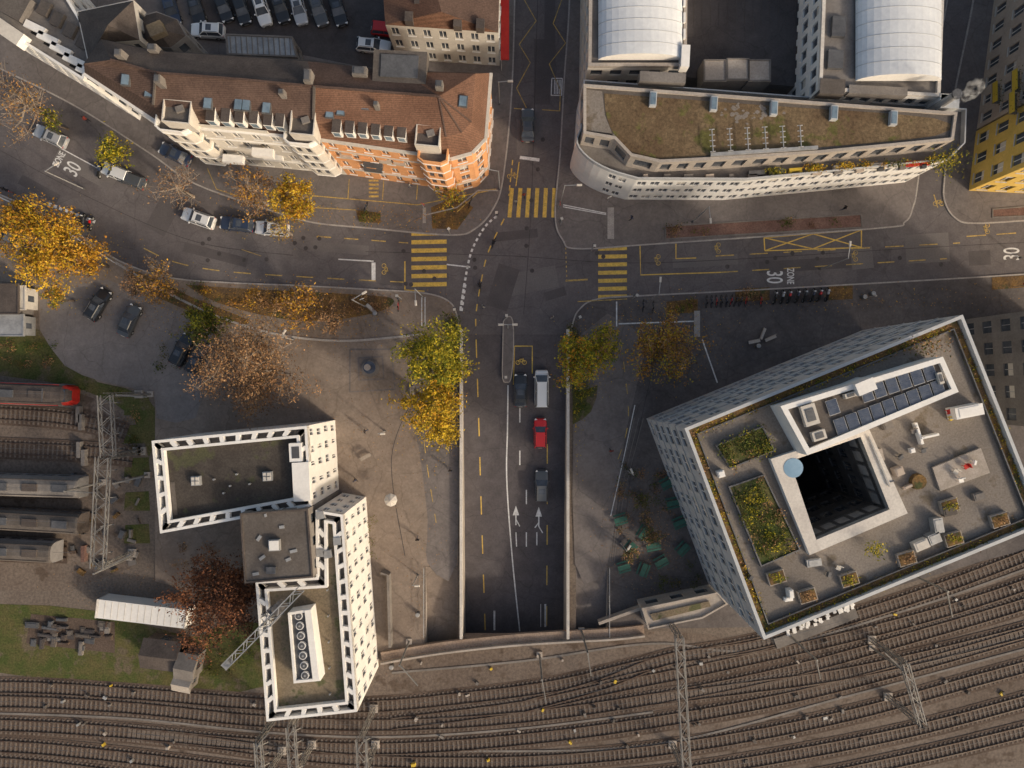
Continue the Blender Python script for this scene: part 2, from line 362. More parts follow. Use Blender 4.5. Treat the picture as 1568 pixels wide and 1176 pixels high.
for q in ([(545,322),(583,326),(583,342),(550,340)],[(660,318),(700,300),(725,318),(700,352),(662,350)],[(1020,462),(1068,458),(1068,478),(1020,482)],[(1125,443),(1178,440),(1178,460),(1125,462)],[(1268,438),(1305,436),(1305,458),(1268,460)],[(1518,425),(1568,422),(1568,440),(1518,444)]): bd.sheet([PL(q)],.13,soilm)
bd.build('planting_bed')
rb=M(); 
for q in ([(1018,346),(1318,328),(1320,349),(1018,367)],[(1518,320),(1568,316),(1600,330),(1518,334)]):
    pp=ccw(PL(q)); rb.sheet([pp],.135,redbed); rb.ring(pp,.15,.12,.2,concd)
rb.build('raised_bed')
gr=M()
gr.sheet([PL(smooth([(-200,930),(0,925),(145,935),(290,975),(330,960),(402,955),(408,1050),(300,1058),(150,1052),(0,1030),(-200,1020)],2))],.02,grassm)
gr.sheet([PL(smooth([(-200,500),(0,500),(60,505),(120,560),(228,612),(240,650),(228,700),(205,640),(130,598),(0,575),(-200,570)],2))],.016,grassm)
gr.sheet([PL(smooth([(878,560),(885,600),(915,590),(905,630),(880,648),(877,640),(877,560)],2))],.125,grassm)
gr.sheet([PL([(680,500),(700,490),(700,560),(690,540)])],.125,grassm)
for yy in (622,665,716,768,818):
    gr.sheet([PL([(192,yy-14),(228,yy-16),(230,yy+14),(190,yy+14)])],.026,grassm)
gr.build('grass')
bl=M()
bl.sheet([PL(smooth([(-300,1062),(0,1046),(300,1064),(420,1072),(590,1008),(700,990),(868,976),(985,966),(1090,972),(1165,985),(1400,905),(1600,830),(2100,640),(2100,1500),(-300,1500)],3))],.010,ballast)
bl.sheet([PL([(-300,585),(0,582),(110,598),(185,625),(200,870),(100,905),(-300,900)])],.012,ballast)
bl.build('railway_ballast')
# ---------------------------------------------------------------- tracks
def track(px,i):
    t=M(); pts=[P(a,b).to_2d() for a,b in smooth(px,8)]
    out=[pts[0]];acc=0;step=.65
    for a,b in zip(pts[:-1],pts[1:]):
        L=(b-a).length; d=0
        while acc+L-d>=step:
            d+=step-acc; acc=0; out.append(a+(b-a)*d/L)
        acc+=L-d
    dz=i*.006
    t.ribbon([Vector((p.x,p.y,.03+dz)) for p in out],3.0,ballast2)
    for k,p in enumerate(out[:-1]):
        d=(out[k+1]-p); t.box((p.x,p.y,.035+dz),.25,2.4,.06,sleeper,math.atan2(d.y,d.x)+R.uniform(-.015,.015))
    for s_ in (-.75,.75):
        rl=[]
        for k,p in enumerate(out):
            a=out[max(k-1,0)];b=out[min(k+1,len(out)-1)];d=(b-a).normalized(); rl.append((p.x-d.y*s_,p.y+d.x*s_))
        t.kerb(rl,.15,.095+dz,.22+dz,railm)
    t.build('railway_track')
TR=[[(-250,1060),(0,1052),(200,1062),(400,1078),(560,1082),(700,1070),(850,1050),(1000,1015),(1200,975),(1400,915),(1600,840),(1850,740)],
[(600,1108),(800,1082),(950,1050),(1100,1020),(1300,975),(1450,935),(1600,885),(1850,790)],
[(-250,1078),(0,1074),(200,1084),(400,1104),(600,1110),(800,1098),(1000,1070),(1200,1030),(1400,975),(1600,915),(1850,830)],
[(-250,1108),(0,1110),(200,1122),(400,1140),(600,1146),(800,1132),(1000,1106),(1200,1070),(1400,1020),(1600,962),(1850,890)],
[(200,1122),(320,1136),(500,1160),(700,1168),(900,1160),(1100,1135),(1300,1095),(1500,1040),(1700,985),(1850,940)],
[(-250,1138),(0,1142),(200,1160),(400,1184),(600,1200),(800,1200),(1000,1188),(1200,1158),(1400,1118),(1600,1065),(1850,995)],
[(800,1082),(920,1048),(1020,1010),(1150,990),(1250,962)],
[(-250,1164),(0,1168),(200,1190),(400,1220)],
[(1000,1220),(1200,1200),(1400,1160),(1600,1112),(1850,1050)],
[(1000,1070),(1150,1052),(1300,1030),(1500,985),(1700,930)],
[(-250,602),(0,602),(105,604)],[(-250,628),(0,634),(130,646),(200,668)],[(-250,678),(0,686),(130,692),(210,700)],[(-250,744),(125,748)],[(-250,790),(130,800)],[(-250,838),(110,846)]]
for i,t in enumerate(TR): track(t,i)
# ---------------------------------------------------------------- road markings
mk=M()
def line(pts,wpx,mat,f=None,z=.010,dash=None,gap=None,sm=False):
    if sm: pts=smooth(pts,8)
    w_=wpx*S
    if dash:
        segs=[];cur=[pts[0]];on=True;rem=dash
        for a,b in zip(pts[:-1],pts[1:]):
            L=math.hypot(b[0]-a[0],b[1]-a[1]);d=0
            while L-d>rem:
                d+=rem;q=(a[0]+(b[0]-a[0])*d/L,a[1]+(b[1]-a[1])*d/L)
                if on: cur.append(q);segs.append(cur)
                cur=[q];on=not on;rem=dash if on else gap
            rem-=L-d
            if on: cur.append(b)
        if on and len(cur)>1: segs.append(cur)
    else: segs=[pts]
    for s_ in segs:
        q=[s_[0]]
        for a,b in zip(s_[:-1],s_[1:]):
            nn=max(1,int(math.hypot(b[0]-a[0],b[1]-a[1])/15)) if f else 1
            q+=[(a[0]+(b[0]-a[0])*k/nn,a[1]+(b[1]-a[1])*k/nn) for k in range(1,nn+1)]
        if f: mk.ribbon([f(a,b,z) for a,b in q],w_,mat)
        else: mk.ribbon([P(a,b)+Vector((0,0,z)) for a,b in q],w_,mat)
W_,Y_,YF=paintw,painty,paintyf
for i in range(7): line([(630,358+i*13),(684,357+i*13)],6.5,Y_)
for i in range(7): line([(916,381+i*12.3),(960,380+i*12.3)],6,Y_)
for i in range(6): line([(784+i*13,288),(780+i*13.4,333)],6,Y_)
for i in range(5): line([(565,277+i*6),(580,277+i*6)],3,YF,z=.13)
line([(518,397),(572,400)],1.8,W_); line([(572,402),(572,429)],6,W_); line([(684,405),(720,409)],2,W_)
line([(705,474),(712,430),(722,385),(742,348),(762,330)],3.2,W_,dash=5,gap=4,sm=True)
line([(706,476),(712,434)],5,W_,dash=5,gap=4,z=.0105)
line([(796,241),(826,245)],5,W_)
for a,b in (((845,120),(861,120)),((861,120),(860,146)),((860,146),(844,146)),((844,146),(845,120))): line([a,b],1.3,W_)
for k in range(5): line([(849+k*2.4,122),(849+k*2.4,144)],1.1,W_)
line([(935,318),(935,366)],10,kerbm,z=.132); line([(862,314),(928,327)],1.5,W_,z=.13); line([(862,317),(928,329)],1.3,W_,z=.13)
line([(944,462),(944,500)],2,W_,z=.13);line([(947,496),(1062,492)],2,W_,z=.13);line([(1067,476),(1067,516)],9,kerbm,z=.15);line([(1075,520),(1098,586)],2,W_,z=.13)
line([(651,455),(651,500)],1.5,W_,z=.13);line([(646,455),(646,500)],1.5,W_,z=.13);
line([(650,330),(700,318),(732,292),(762,292)],2,kerbm,z=.14); line([(650,318),(650,342)],5,kerbm,z=.141)
line([(80,220),(158,262)],1.6,W_);line([(74,312),(146,340)],5,W_,dash=5,gap=4);line([(-100,262),(0,302),(92,350)],1.8,W_,sm=True,z=.14)
line([(95,350),(180,405)],1.5,W_,z=.14)
line([(803,-60),(803,0),(821,32),(795,68),(812,96),(791,135),(806,165)],1.4,YF)
line([(862,-60),(860,0),(847,36),(866,66),(841,98),(858,138),(857,170)],1.4,YF)
line([(787,166),(812,168)],1.4,YF);line([(830,168),(858,170)],1.4,YF)
line([(785,245),(779,300)],1.6,Y_,dash=8,gap=5);line([(795,248),(790,285)],1.5,Y_)
line([(772,335),(748,385),(737,430),(729,480),(729,512)],1.8,Y_,dash=11,gap=12,sm=True)
line([(980,376),(981,421),(1104,417)],1.8,Y_);line([(1104,417),(1450,396)],1.7,YF,dash=26,gap=22)
line([(1035,373),(1035,396),(1066,395)],1.8,Y_);line([(1096,392),(1470,372)],1.6,YF,dash=28,gap=24)
for k,(a,b) in enumerate((((1170,364),(1319,352)),((1319,352),(1319,379)),((1319,379),(1171,384)),((1171,384),(1170,364)),((1170,364),(1245,381)),((1245,381),(1319,352)),((1245,358),(1171,384)),((1245,358),(1319,379)))): line([a,b],1.7,Y_,z=.010+k*.0004)
line([(858,345),(866,372),(868,430)],1.5,YF,dash=3,gap=4);line([(866,430),(900,428)],2.5,YF);line([(884,462),(960,458)],1.3,YF,z=.14)
line([(620,400),(620,446)],2,Y_);line([(620,444),(650,446)],1.8,Y_)
line([(485,362),(625,372)],1.6,YF,dash=22,gap=20);line([(555,346),(625,352)],1.4,YF)
line([(220,380),(270,402),(350,416),(500,426),(618,432)],1.6,YF,dash=26,gap=22,sm=True)
line([(370,382),(400,392)],1,YF)
line([(478,300),(640,314),(760,290)],1.5,YF,z=.13);line([(478,318),(545,322)],1.3,YF,z=.13)
for x in (535,588,640): line([(x,275),(x-2,306)],1.3,YF,z=.131)
line([(700,325),(735,292),(758,290)],1.4,YF,z=.132)
line([(318,258),(332,290),(420,318)],1.3,YF,z=.13);line([(1430,298),(1436,318)],1.5,YF)
line([(1480,362),(1568,356)],1.6,YF,dash=30,gap=16)
line([(778,590),(777,660),(776,735),(784,850),(796,968)],2,W_,PR,sm=True)
line([(729,520),(733,640),(737,780),(743,965)],1.7,Y_,PR,dash=28,gap=32)
line([(838,680),(838,780),(837,960)],1.6,Y_,PR,dash=30,gap=32)
for y0 in (625,690,750,815): line([(796 if y0<700 else 806,y0),(796 if y0<700 else 806,y0+22)],1.8,W_,PR)
line([(790,815),(791,837)],1.8,W_,PR); line([(822,815),(822,835)],1.8,W_,PR)
line([(757,935),(757,965)],3,W_,PR);line([(835,925),(835,960)],3,W_,PR);line([(828,925),(828,960)],1.2,W_,PR)
line([(788,530),(815,530),(815,572)],1.7,Y_,PR);line([(788,530),(786,590)],1.3,Y_,PR)
for (x,y) in ((790,780),(825,782)):
    line([(x,y+8),(x,y+24)],2,W_,PR,z=.02)
    mk.face([PR(x-5,y+9,.021),PR(x+5,y+9,.021),PR(x,y-6,.021)],W_)
line([(790,795),(796,806)],1.6,W_,PR,z=.026);line([(825,800),(819,808)],1.6,W_,PR,z=.026);line([(825,806),(831,816)],1.6,W_,PR,z=.026)
line([(642,560),(650,680),(668,800)],1.2,YF,z=.12,dash=20,gap=18,sm=True)
line([(972,620),(955,700),(935,790)],1.3,W_,z=.115,sm=True); 
line([(950,520),(962,640),(940,720)],1.3,YF,z=.12,dash=16,gap=18,sm=True)
for k in range(3): line([(985-k*7,640),(955-k*5,760),(940-k*3,860)],.9,concd,z=.116+k*.001,sm=True)
def bikemark(x,y,a,mat,z=.012):
    c=P(x,y); ca,sa=math.cos(a),math.sin(a)
    def q(u,v): return Vector((c.x+u*ca-v*sa,c.y+u*sa+v*ca,z+.003))
    for cx in (-.45,.45):
        mk.ribbon([q(cx+.28*math.cos(t*.5236),.28*math.sin(t*.5236)) for t in range(13)],.09,mat)
    z+=.004
    for u in (((-.45,0),(-.2,.45)),((-.2,.45),(.3,.45)),((.45,0),(.25,.6)),((0,0),(.3,.45)),((0,0),(-.2,.45))):
        mk.ribbon([q(*u[0]),q(*u[1])],.09,mat)
for x,y,a in ((588,412,-1.57),(1008,398,1.57),(1100,380,1.57),(1310,392,1.57),(1512,350,1.57),(1437,312,0),(785,270,0)): bikemark(x,y,a,YF)
bikemark(798,555,0,Y_)
mk.build('road_markings')
def text(body,x,y,rot,size,z=.014):
    cu=bpy.data.curves.new('zone_30_marking','FONT'); cu.body=body; cu.size=size; cu.align_x='CENTER'; cu.align_y='CENTER'; cu.materials.append(paintw); cu.offset=.02
    o=bpy.data.objects.new('zone_30_marking',cu); p=P(x,y); o.location=(p.x,p.y,z); o.rotation_euler=(0,0,rot); scene.collection.objects.link(o); o.scale=(.8,1.35,1)
text('30',1185,424,-math.pi/2,2.3);text('ZONE',1210,423,-math.pi/2,1.0)
text('30',112,259,math.radians(60),2.2);text('ZONE',91,244,math.radians(60),1.0);text('30',1550,389,math.pi/2,2.3)
ti=M(); ip=PL(smooth([(770,492),(778,484),(786,492),(787,540),(783,580),(776,586),(769,580),(769,540),(770,492)],3)[:-1])
ti.prism(ccw(ip),-.6,.16,kerbm,pave); ti.ring(ccw(ip),.14,.16,.19,conc); ti.build('traffic_island')

# ---------------------------------------------------------------- buildings
def quadlerp(c,u,v):
    a=Vector(c[0]).lerp(Vector(c[1]),u);b=Vector(c[3]).lerp(Vector(c[2]),u); return a.lerp(b,v)
ZT=20
tw=empty('courtyard_tower_block')
tc_=[(1045,655),(1466,483),(1592,800),(1165,975)]
tp=PL(tc_,ZT)
ctp=PL([(1205,705),(1312,668),(1356,778),(1245,824)],ZT)
mw=M();mg=M();rf=M()
tpc=ccw(tp)
for i in range(4):
    a,b=tpc[i].copy(),tpc[(i+1)%4].copy(); a.z=0;b.z=0; L=(b-a).length
    facade(mw,mg,a,b,0,ZT,6,int(L/2.7),.62,.52,.12,panelg,glass,white,None,whited,.25)
    dd=(b-a).normalized();nn=Vector((dd.y,-dd.x,0))*.04
    for f in range(1,6):
        zz=Vector((0,0,f*ZT/6)); mw.bar(a+nn+zz,b+nn+zz,.1,.14,metalg)
cc=ccw(ctp)[::-1]
for i in range(4):
    a,b=cc[i],cc[(i+1)%4]; facade(mw,mg,a,b,6,ZT,4,5,.7,.5,.15,metald,glass,metald)
mw.build('walls',tw);mg.build('windows',tw)
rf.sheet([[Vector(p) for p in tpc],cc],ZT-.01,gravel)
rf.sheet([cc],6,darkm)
rf.ring(tpc,.35,ZT-.005,ZT+.9,panelg)
rf.ring(inset(tpc,1.1),.12,ZT,ZT+.45,metald)
rf.ring(inset(tpc,.45),.6,ZT,ZT+.3,soilm)
rf.build('roof',tw)
cr=M(); outc=PL([(1180,703),(1330,655),(1390,786),(1240,850)],ZT+.8)
oc=ccw(outc); ic=ccw(ctp)
def match(a,b): return [min(b,key=lambda q:(Vector(q[:2])-Vector(p[:2])).length) for p in a]
ic=match(oc,ic)
for i in range(4):
    j=(i+1)%4
    zz=ZT+.8
    cr.face([(p[0],p[1],zz) for p in (oc[i],oc[j],ic[j],ic[i])],concl)
    cr.face([(oc[i][0],oc[i][1],ZT),(oc[j][0],oc[j][1],ZT),(oc[j][0],oc[j][1],zz),(oc[i][0],oc[i][1],zz)],white)
    cr.face([(ic[i][0],ic[i][1],ZT-3),(ic[j][0],ic[j][1],ZT-3),(ic[j][0],ic[j][1],zz),(ic[i][0],ic[i][1],zz)],metalg)
cr.bar(P(1330,668,ZT+.95),P(1362,745,ZT+.95),.15,.1,metalg)
c0=P(1213,716,ZT+.5); cr.tube((c0.x,c0.y,ZT-.3),(c0.x,c0.y,ZT+.83),1.05,1.05,tankb,24)
cr.build('courtyard_rim',tw)
pvn=M(); pav=[(1195,622),(1444,546),(1468,600),(1236,697)]; pq=PL(pav,ZT+3)
pq2=ccw(pq); pvn.prism(pq2,ZT,ZT+2.6,white,bitum); pvn.ring(pq2,.55,ZT+2.6,ZT+3.0,white)
def pin(u,v,z): p=quadlerp(pav,u,v); return P(p.x,p.y,z)
ang=math.atan2(pq[1].y-pq[0].y,pq[1].x-pq[0].x)
for (u,v) in [(.27+k*.079,.73) for k in range(9)]+[(.50+k*.079,.30) for k in range(6)]+[(.28,.33)]:
    p=pin(u,v,ZT+3); a_=ang+.03; ca,sa=math.cos(a_),math.sin(a_)
    pvn.box((p.x,p.y,ZT+2.76),1.2,1.62,.07,metalg,a_)
    for s_ in (-.38,.38):
        cx,cy=p.x-s_*sa,p.y+s_*ca; pvn.box((cx,cy,ZT+2.832),1.08,.72,.03,solar,a_)
for (u,v,s1,s2) in ((.13,.32,1.5,2.2),(.12,.74,1.4,1.0),(.40,.2,1.2,.5),(.93,.5,.5,1.2)):
    p=pin(u,v,ZT+3); pvn.box((p.x,p.y,ZT+2.6),s1,s2,.6,whited,ang); pvn.box((p.x,p.y,ZT+3.2),s1*.6,s2*.6,.06,metald,ang)
p=P(1322,592,ZT+3); pvn.box((p.x,p.y,ZT),2.0,1.3,3.6,white,ang+.1)
pvn.build('roof_pavilion',tw)
dk=M()
d4=ccw(PL([(1428,716),(1502,686),(1516,724),(1440,752)],ZT+.3)); dk.prism(d4,ZT,ZT+.3,woodm)
for (x,y,s1,s2,h,mt) in ((1485,630,3.0,1.2,1.6,white),(1408,664,.3,2.4,.6,white),(1425,668,1.9,.25,.8,white),(1438,805,1.0,1.6,.9,metalg),(1432,825,1.3,1.1,.9,metalg),(1412,835,1.6,1.0,.8,whited),(1455,782,1.4,1.1,.6,bitum),(1344,698,1.3,1.3,.4,woodm),(1345,712,1.1,.8,.6,woodm),(1378,722,.9,.9,.9,beige),(1105,726,.7,.7,.9,white),(1212,910,.5,.9,1,white),(1208,918,.9,.4,.5,white),(1247,862,1.6,.8,.4,metalg),(1392,745,1.2,.3,.4,beige),(1500,760,1.2,.8,.5,concd),(1360,650,1.0,1.0,.8,concd),(1398,690,.5,.5,.5,white)):
    p=P(x,y,ZT+h); a_=ang+R.uniform(-.2,.2)
    dk.box((p.x,p.y,ZT),s1,s2,h,mt,a_); dk.box((p.x,p.y,ZT+h+.002),s1*.75,s2*.75,.05,mt,a_)
p=P(1408,738,ZT+.5); dk.tube((p.x,p.y,ZT),(p.x,p.y,ZT+.5),.9,.8,soilm,12)
for (x,y,mt) in ((1462,722,whited),(1478,714,redp),(1490,708,white),(1470,735,white),(1452,630,redp),(1458,640,lampy),(1400,660,concd),(1415,690,metald),(1380,700,metald),(1365,740,metald),(1150,885,metald),(1270,880,metald),(1285,870,whited)):
    p=P(x,y,ZT+.5); a_=R.random()*3; z_=ZT+(.3 if (mt in(white,whited,redp) and x>1400) else .0)
    dk.box((p.x,p.y,z_+.35),.5,.5,.08,mt,a_); dk.box((p.x+.25*math.cos(a_),p.y+.25*math.sin(a_),z_+.43),.08,.5,.45,mt,a_)
    for u in (-.2,.2):
        for v in (-.2,.2): dk.box((p.x+u*math.cos(a_)-v*math.sin(a_),p.y+u*math.sin(a_)+v*math.cos(a_),z_),.05,.05,.35,mt,a_)
PLN=((1190,885),(1238,913),(1302,888),(1390,856),(1462,826),(1533,797),(1456,775))
for (x,y) in PLN:
    p=P(x,y,ZT+.6); dk.box((p.x,p.y,ZT),1.9,1.4,.5,woodm,ang); dk.box((p.x,p.y,ZT+.5),1.7,1.2,.04,soilm,ang)
beds=[[(1095,682),(1168,652),(1187,690),(1118,718)],[(1115,745),(1170,726),(1226,842),(1165,868)]]
for bq in beds:
    q=ccw(PL(bq,ZT+.4)); dk.prism(q,ZT,ZT+.35,metald,grassm); dk.ring(q,.15,ZT+.35,ZT+.5,metald)
dk.build('roof_terrace_furniture',tw)
def leaves_into(m,c,sig,n,size,mats,flat=.5):
    for _ in range(n):
        p=Vector((c[0]+R.gauss(0,sig[0]),c[1]+R.gauss(0,sig[1]),c[2]+R.gauss(0,sig[2])))
        s_=size*R.uniform(.6,1.4)
        nrm=Vector((R.gauss(0,1),R.gauss(0,1),abs(R.gauss(0,1))+flat)).normalized()
        a=nrm.cross(Vector((R.gauss(0,1),R.gauss(0,1),R.gauss(0,1)))).normalized()*s_; b=nrm.cross(a)*R.uniform(.5,.9)
        m.face([p-a,p-b*.6,p+a,p+b*.6],R.choice(mats))
sh=M()
for bq,nn in zip(beds,(45,85)):
    for _ in range(nn):
        q=quadlerp(bq,R.uniform(.06,.94),R.uniform(.05,.95)); p=P(q.x,q.y,ZT+.8)
        leaves_into(sh,(p.x,p.y,ZT+.55+R.random()*.3),(.3,.3,.16),28,.13,R.choice([L_gr,L_gr,L_gr,L_br,L_yg]))
for (x,y) in PLN:
    p=P(x,y,ZT+.8); leaves_into(sh,(p.x,p.y,ZT+.9),(.42,.3,.2),110,.12,R.choice([L_yg,L_br]))
p=P(1338,840,ZT+1);leaves_into(sh,(p.x,p.y,ZT+1.4),(.5,.45,.4),260,.13,L_yg)
for (a,b,n_) in (((1062,664),(1460,500),110),((1060,668),(1174,958),80),((1176,962),(1575,805),110),((1466,505),(1580,780),50)):
    for k in range(n_):
        t=R.random(); x=a[0]+(b[0]-a[0])*t;y=a[1]+(b[1]-a[1])*t; p=P(x,y,ZT+.3); leaves_into(sh,(p.x,p.y,ZT+.35),(.28,.28,.08),14,.11,R.choice([L_gr,L_br,L_yg,L_yl]))
p=P(1420,530,ZT+.8); leaves_into(sh,(p.x,p.y,ZT+.8),(1.2,.6,.3),300,.14,L_gr+L_br)
sh.build('roof_shrubs',tw)
# --- white office buildings left
def gridframe(par,poly,z,wd=1.0,sp_=1.95,mat=white):
    m=M(); poly=ccw(poly); m.ring(poly,.32,z-.9,z,mat); inn=inset(poly,wd); m.ring(inn,.32,z-.9,z,mat)
    n_=len(poly)
    for i in range(n_):
        a=Vector(poly[i][:2]);b=Vector(poly[(i+1)%n_][:2]);c=Vector(inn[i][:2]);d=Vector(inn[(i+1)%n_][:2])
        k=max(1,int((b-a).length/sp_))
        for t in range(0,k+1):
            u=t/k; q=c.lerp(d,u); p=a.lerp(b,u).lerp(q,.28)
            m.bar((p.x,p.y,z-.32),(q.x,q.y,z-.32),.5,.6,mat)
    m.build('roof_frame',par)
ZB=13
oa=empty('white_office_building')
PA=PL([(232,675),(470,652),(477,775),(245,817)],ZB)
block(oa,PA,0,ZB,4,1.9,.40,.55,white,concd,par_h=0,roofdrop=.9,fm=white,dep=.16,jit=.35,blinds=whited)
gridframe(oa,PA,ZB)
d=M(); ia=inset(ccw(PA),1.25); d.sheet([ia],ZB-.7,gravd)
for x,y in ((298,737),(408,730)):
    p=P(x,y,ZB); d.box((p.x,p.y,ZB-.7),1.1,1.1,.5,metalg,.05); d.box((p.x,p.y,ZB-.2),.9,.9,.08,whited,.05); d.bar((p.x-.45,p.y,ZB-.1),(p.x+.45,p.y,ZB-.1),.06,.04,metald); d.bar((p.x,p.y-.45,ZB-.095),(p.x,p.y+.45,ZB-.095),.06,.04,metald)
p=P(461,738,ZB+.3); d.box((p.x,p.y,ZB-.7),2.0,4.6,1.0,white,.05); p=P(452,693,ZB+.3); d.box((p.x,p.y,ZB-.7),1.5,2.2,.9,white,.05)
p=P(452,693,ZB+.3); d.box((p.x,p.y,ZB+.2),.9,1.4,.03,metald,.05)
for x,y in ((325,735),(340,756),(360,727),(380,742),(350,745)):
    p=P(x,y,ZB); d.tube((p.x,p.y,ZB-.7),(p.x,p.y,ZB-.3),.12,.12,metalg,8)
p=P(262,765,ZB);d.box((p.x,p.y,ZB-.7),.5,4,.06,bitum,.1)
d.build('roof_equipment',oa)
ob=empty('white_office_wing')
PB=PL([(483,781),(525,788),(547,1090),(408,1105),(391,890),(484,884)],ZB)
block(ob,PB,0,ZB,4,1.9,.40,.55,white,concd,par_h=0,roofdrop=.9,fm=white,dep=.16,jit=.35,blinds=whited)
gridframe(ob,PB,ZB)
d=M(); d.sheet([inset(ccw(PB),1.25)],ZB-.7,gravb)
h0=ZB-.7
hq=[(441,938),(476,932),(491,1042),(450,1046)]
q=ccw(PL(hq,ZB+1.2)); d.prism(q,h0,ZB+.9,white,metald); d.ring(q,.3,ZB+.9,ZB+1.3,white)
for k in range(7):
    t=.08+k*.14; a=quadlerp(hq,.42,t); p=P(a.x,a.y,ZB+1.4)
    d.tube((p.x,p.y,ZB+.92),(p.x,p.y,ZB+1.25),.46,.46,white,18); d.tube((p.x,p.y,ZB+1.25),(p.x,p.y,ZB+1.28),.37,.37,metald,18); d.tube((p.x,p.y,ZB+1.28),(p.x,p.y,ZB+1.33),.12,.12,metalg,8)
a=quadlerp(hq,.84,.5);p=P(a.x,a.y,ZB+1.4); d.box((p.x,p.y,ZB+.9),.75,8.2,.5,white,.12)
for x,y in ((489,848),(489,790),(500,850),(515,830)):
    p=P(x,y,ZB+.4); d.box((p.x,p.y,h0),.9,.9,.8,metalg,R.random()*.2)
for k in range(5): 
    p=P(500+k,905+k*40,ZB); d.tube((p.x,p.y,h0),(p.x,p.y,h0+.5),.1,.1,metalg,6)
d.build('roof_equipment',ob)
oc_=empty('stair_core_building')
PC=PL([(368,786),(472,779),(480,884),(375,893)],14.6)
block(oc_,PC,0,14.6,4,3,.4,.5,concd,bitum,par_h=.15,par_t=.2,parm=slate)
d=M(); p=P(420,835,15); d.box((p.x,p.y,14.6),1.3,1.3,.5,metalg,.05); d.box((p.x,p.y,15.1),1.1,1.1,.06,white,.05)
for x,y in ((395,825),(400,855),(440,858),(448,845),(390,880),(405,790),(430,808)):
    p=P(x,y,15); d.box((p.x,p.y,14.6),R.uniform(.2,.9),.35,.12,metalg,R.random())
p=P(414,874,15);d.box((p.x,p.y,14.6),1.1,.8,.3,metald,0)
d.build('roof_equipment',oc_)
def lattice(m,A,B,w_,h_,mat,th=.1,step=1.0):
    A=Vector(A);B=Vector(B);d_=(B-A);L=d_.length;d_.normalize();s_=d_.cross(Vector((0,0,1)))
    if s_.length<.1: s_=Vector((1,0,0))
    s_.normalize();u=s_.cross(d_).normalized()
    cs=[s_*w_/2*a+u*h_/2*b for a in(-1,1) for b in (-1,1)]
    for c in cs: m.bar(A+c,B+c,th,th,mat)
    k=max(2,int(L/step))
    for i in range(k):
        a=A+d_*L*i/k;b=A+d_*L*(i+1)/k;f=1 if i%2 else -1
        for sg in (-1,1):
            m.bar(a+s_*w_/2*f+u*h_/2*sg,b-s_*w_/2*f+u*h_/2*sg,th*.6,th*.6,mat)
            m.bar(a+s_*w_/2*sg+u*h_/2*f,b+s_*w_/2*sg-u*h_/2*f,th*.6,th*.6,mat)
cr=M(); lattice(cr,P(460,903,17),P(345,1020,15),.75,.75,metalg,.12,1.0)
p=P(425,935,13);lattice(cr,(p.x,p.y,12.3),(p.x,p.y,17),1.0,1.0,metalg,.12,1)
p=P(425,932,16.5);cr.box((p.x,p.y,15.5),1.4,1.1,1.0,concd,.8);p=P(347,1018,15);cr.box((p.x,p.y,14.2),.9,.7,.9,metalg,.8);p=P(418,940,16);cr.box((p.x,p.y,15.3),.8,1.6,.5,concd,.8)
cr.build('roof_crane')
# --- NE complex
ne=empty('curved_corner_building')
lower=[(888,200),(882,222),(900,245),(932,263),(975,276),(1140,277),(1300,262),(1448,247),(1472,222),(1474,170),(893,126)]
block(ne,PL(smooth(lower[:5],3)+lower[5:],9),0,9,3,1.6,.66,.5,white,concd,par_h=.8,par_t=.15,parm=panelg,fm=white,dep=.12,blinds=whited)
upper=[(893,130),(1464,173),(1458,216),(1250,236),(1090,246),(1010,250),(965,240),(940,214),(893,206)]
block(ne,PL(upper,12.5),9,12.5,1,2.4,.6,.65,conc,bitum,par_h=.3,par_t=.35,parm=conc)
d=M(); d.sheet([PL(smooth([(925,143),(1180,162),(1430,181),(1432,208),(1250,226),(1090,238),(1010,243),(968,233),(940,205),(928,175),(925,143)],3)[:-1],12.5)],12.53,sedum)
d.sheet([PL([(897,137),(922,140),(926,176),(938,206),(960,230),(940,205),(897,200)],12.5)],12.515,gravel)
for k in range(40):
    x=1150+R.gauss(0,22);y=172+R.gauss(0,6); p=P(x,y,12.55); rr_=R.uniform(.08,.4); d.sheet([[Vector((p.x+rr_*R.uniform(.6,1.3)*math.cos(t),p.y+rr_*R.uniform(.5,1)*math.sin(t),0)) for t in (0,.9,1.8,2.7,3.6,4.5,5.4)]],12.54+k*.0005,gravel)
for x,y in ((1000,152),(1093,159),(1185,166),(1277,173),(1368,181)):
    p=P(x,y,12.9); d.box((p.x,p.y,12.5),.8,1.7,.6,panelg,-.06); d.box((p.x,p.y,13.1),.6,1.4,.05,glassb,-.06)
for k in range(6):
    x=1092+k*27; a=P(x,232-k*1.5,13.3);b=P(x-2,198-k*1.2,13.3)
    d.bar(a,b,.1,.1,metalg)
    for j in range(5):
        q=a.lerp(b,j/4.0); d.bar((q.x-.3,q.y,13.2),(q.x+.3,q.y,13.35),.1,.05,concl)
    d.bar((a.x,a.y,12.5),(a.x,a.y,13.4),.1,.1,metalg)
d.bar(P(1088,237,12.9),P(1252,226,12.9),.4,.3,metalg)
for x,col in ((1220,lampy),(1290,whited),(1345,whited),(1370,whited),(1400,redp),(1420,redp),(1160,metald),(1190,metald)):
    p=P(x,262-(x-1140)*.06,9.8); d.box((p.x,p.y-.2,9.05),R.uniform(1,2),.6,.5,col,.07)
for k in range(14):
    x=990+k*33; p=P(x,268 if x<1150 else 268-(x-1150)*.06,10); d.box((p.x,p.y,9.05),R.uniform(.5,1.2),.5,.5,R.choice([metald,beige,concd]),R.random()*.2)
d.build('roof_equipment',ne)
s2=M()
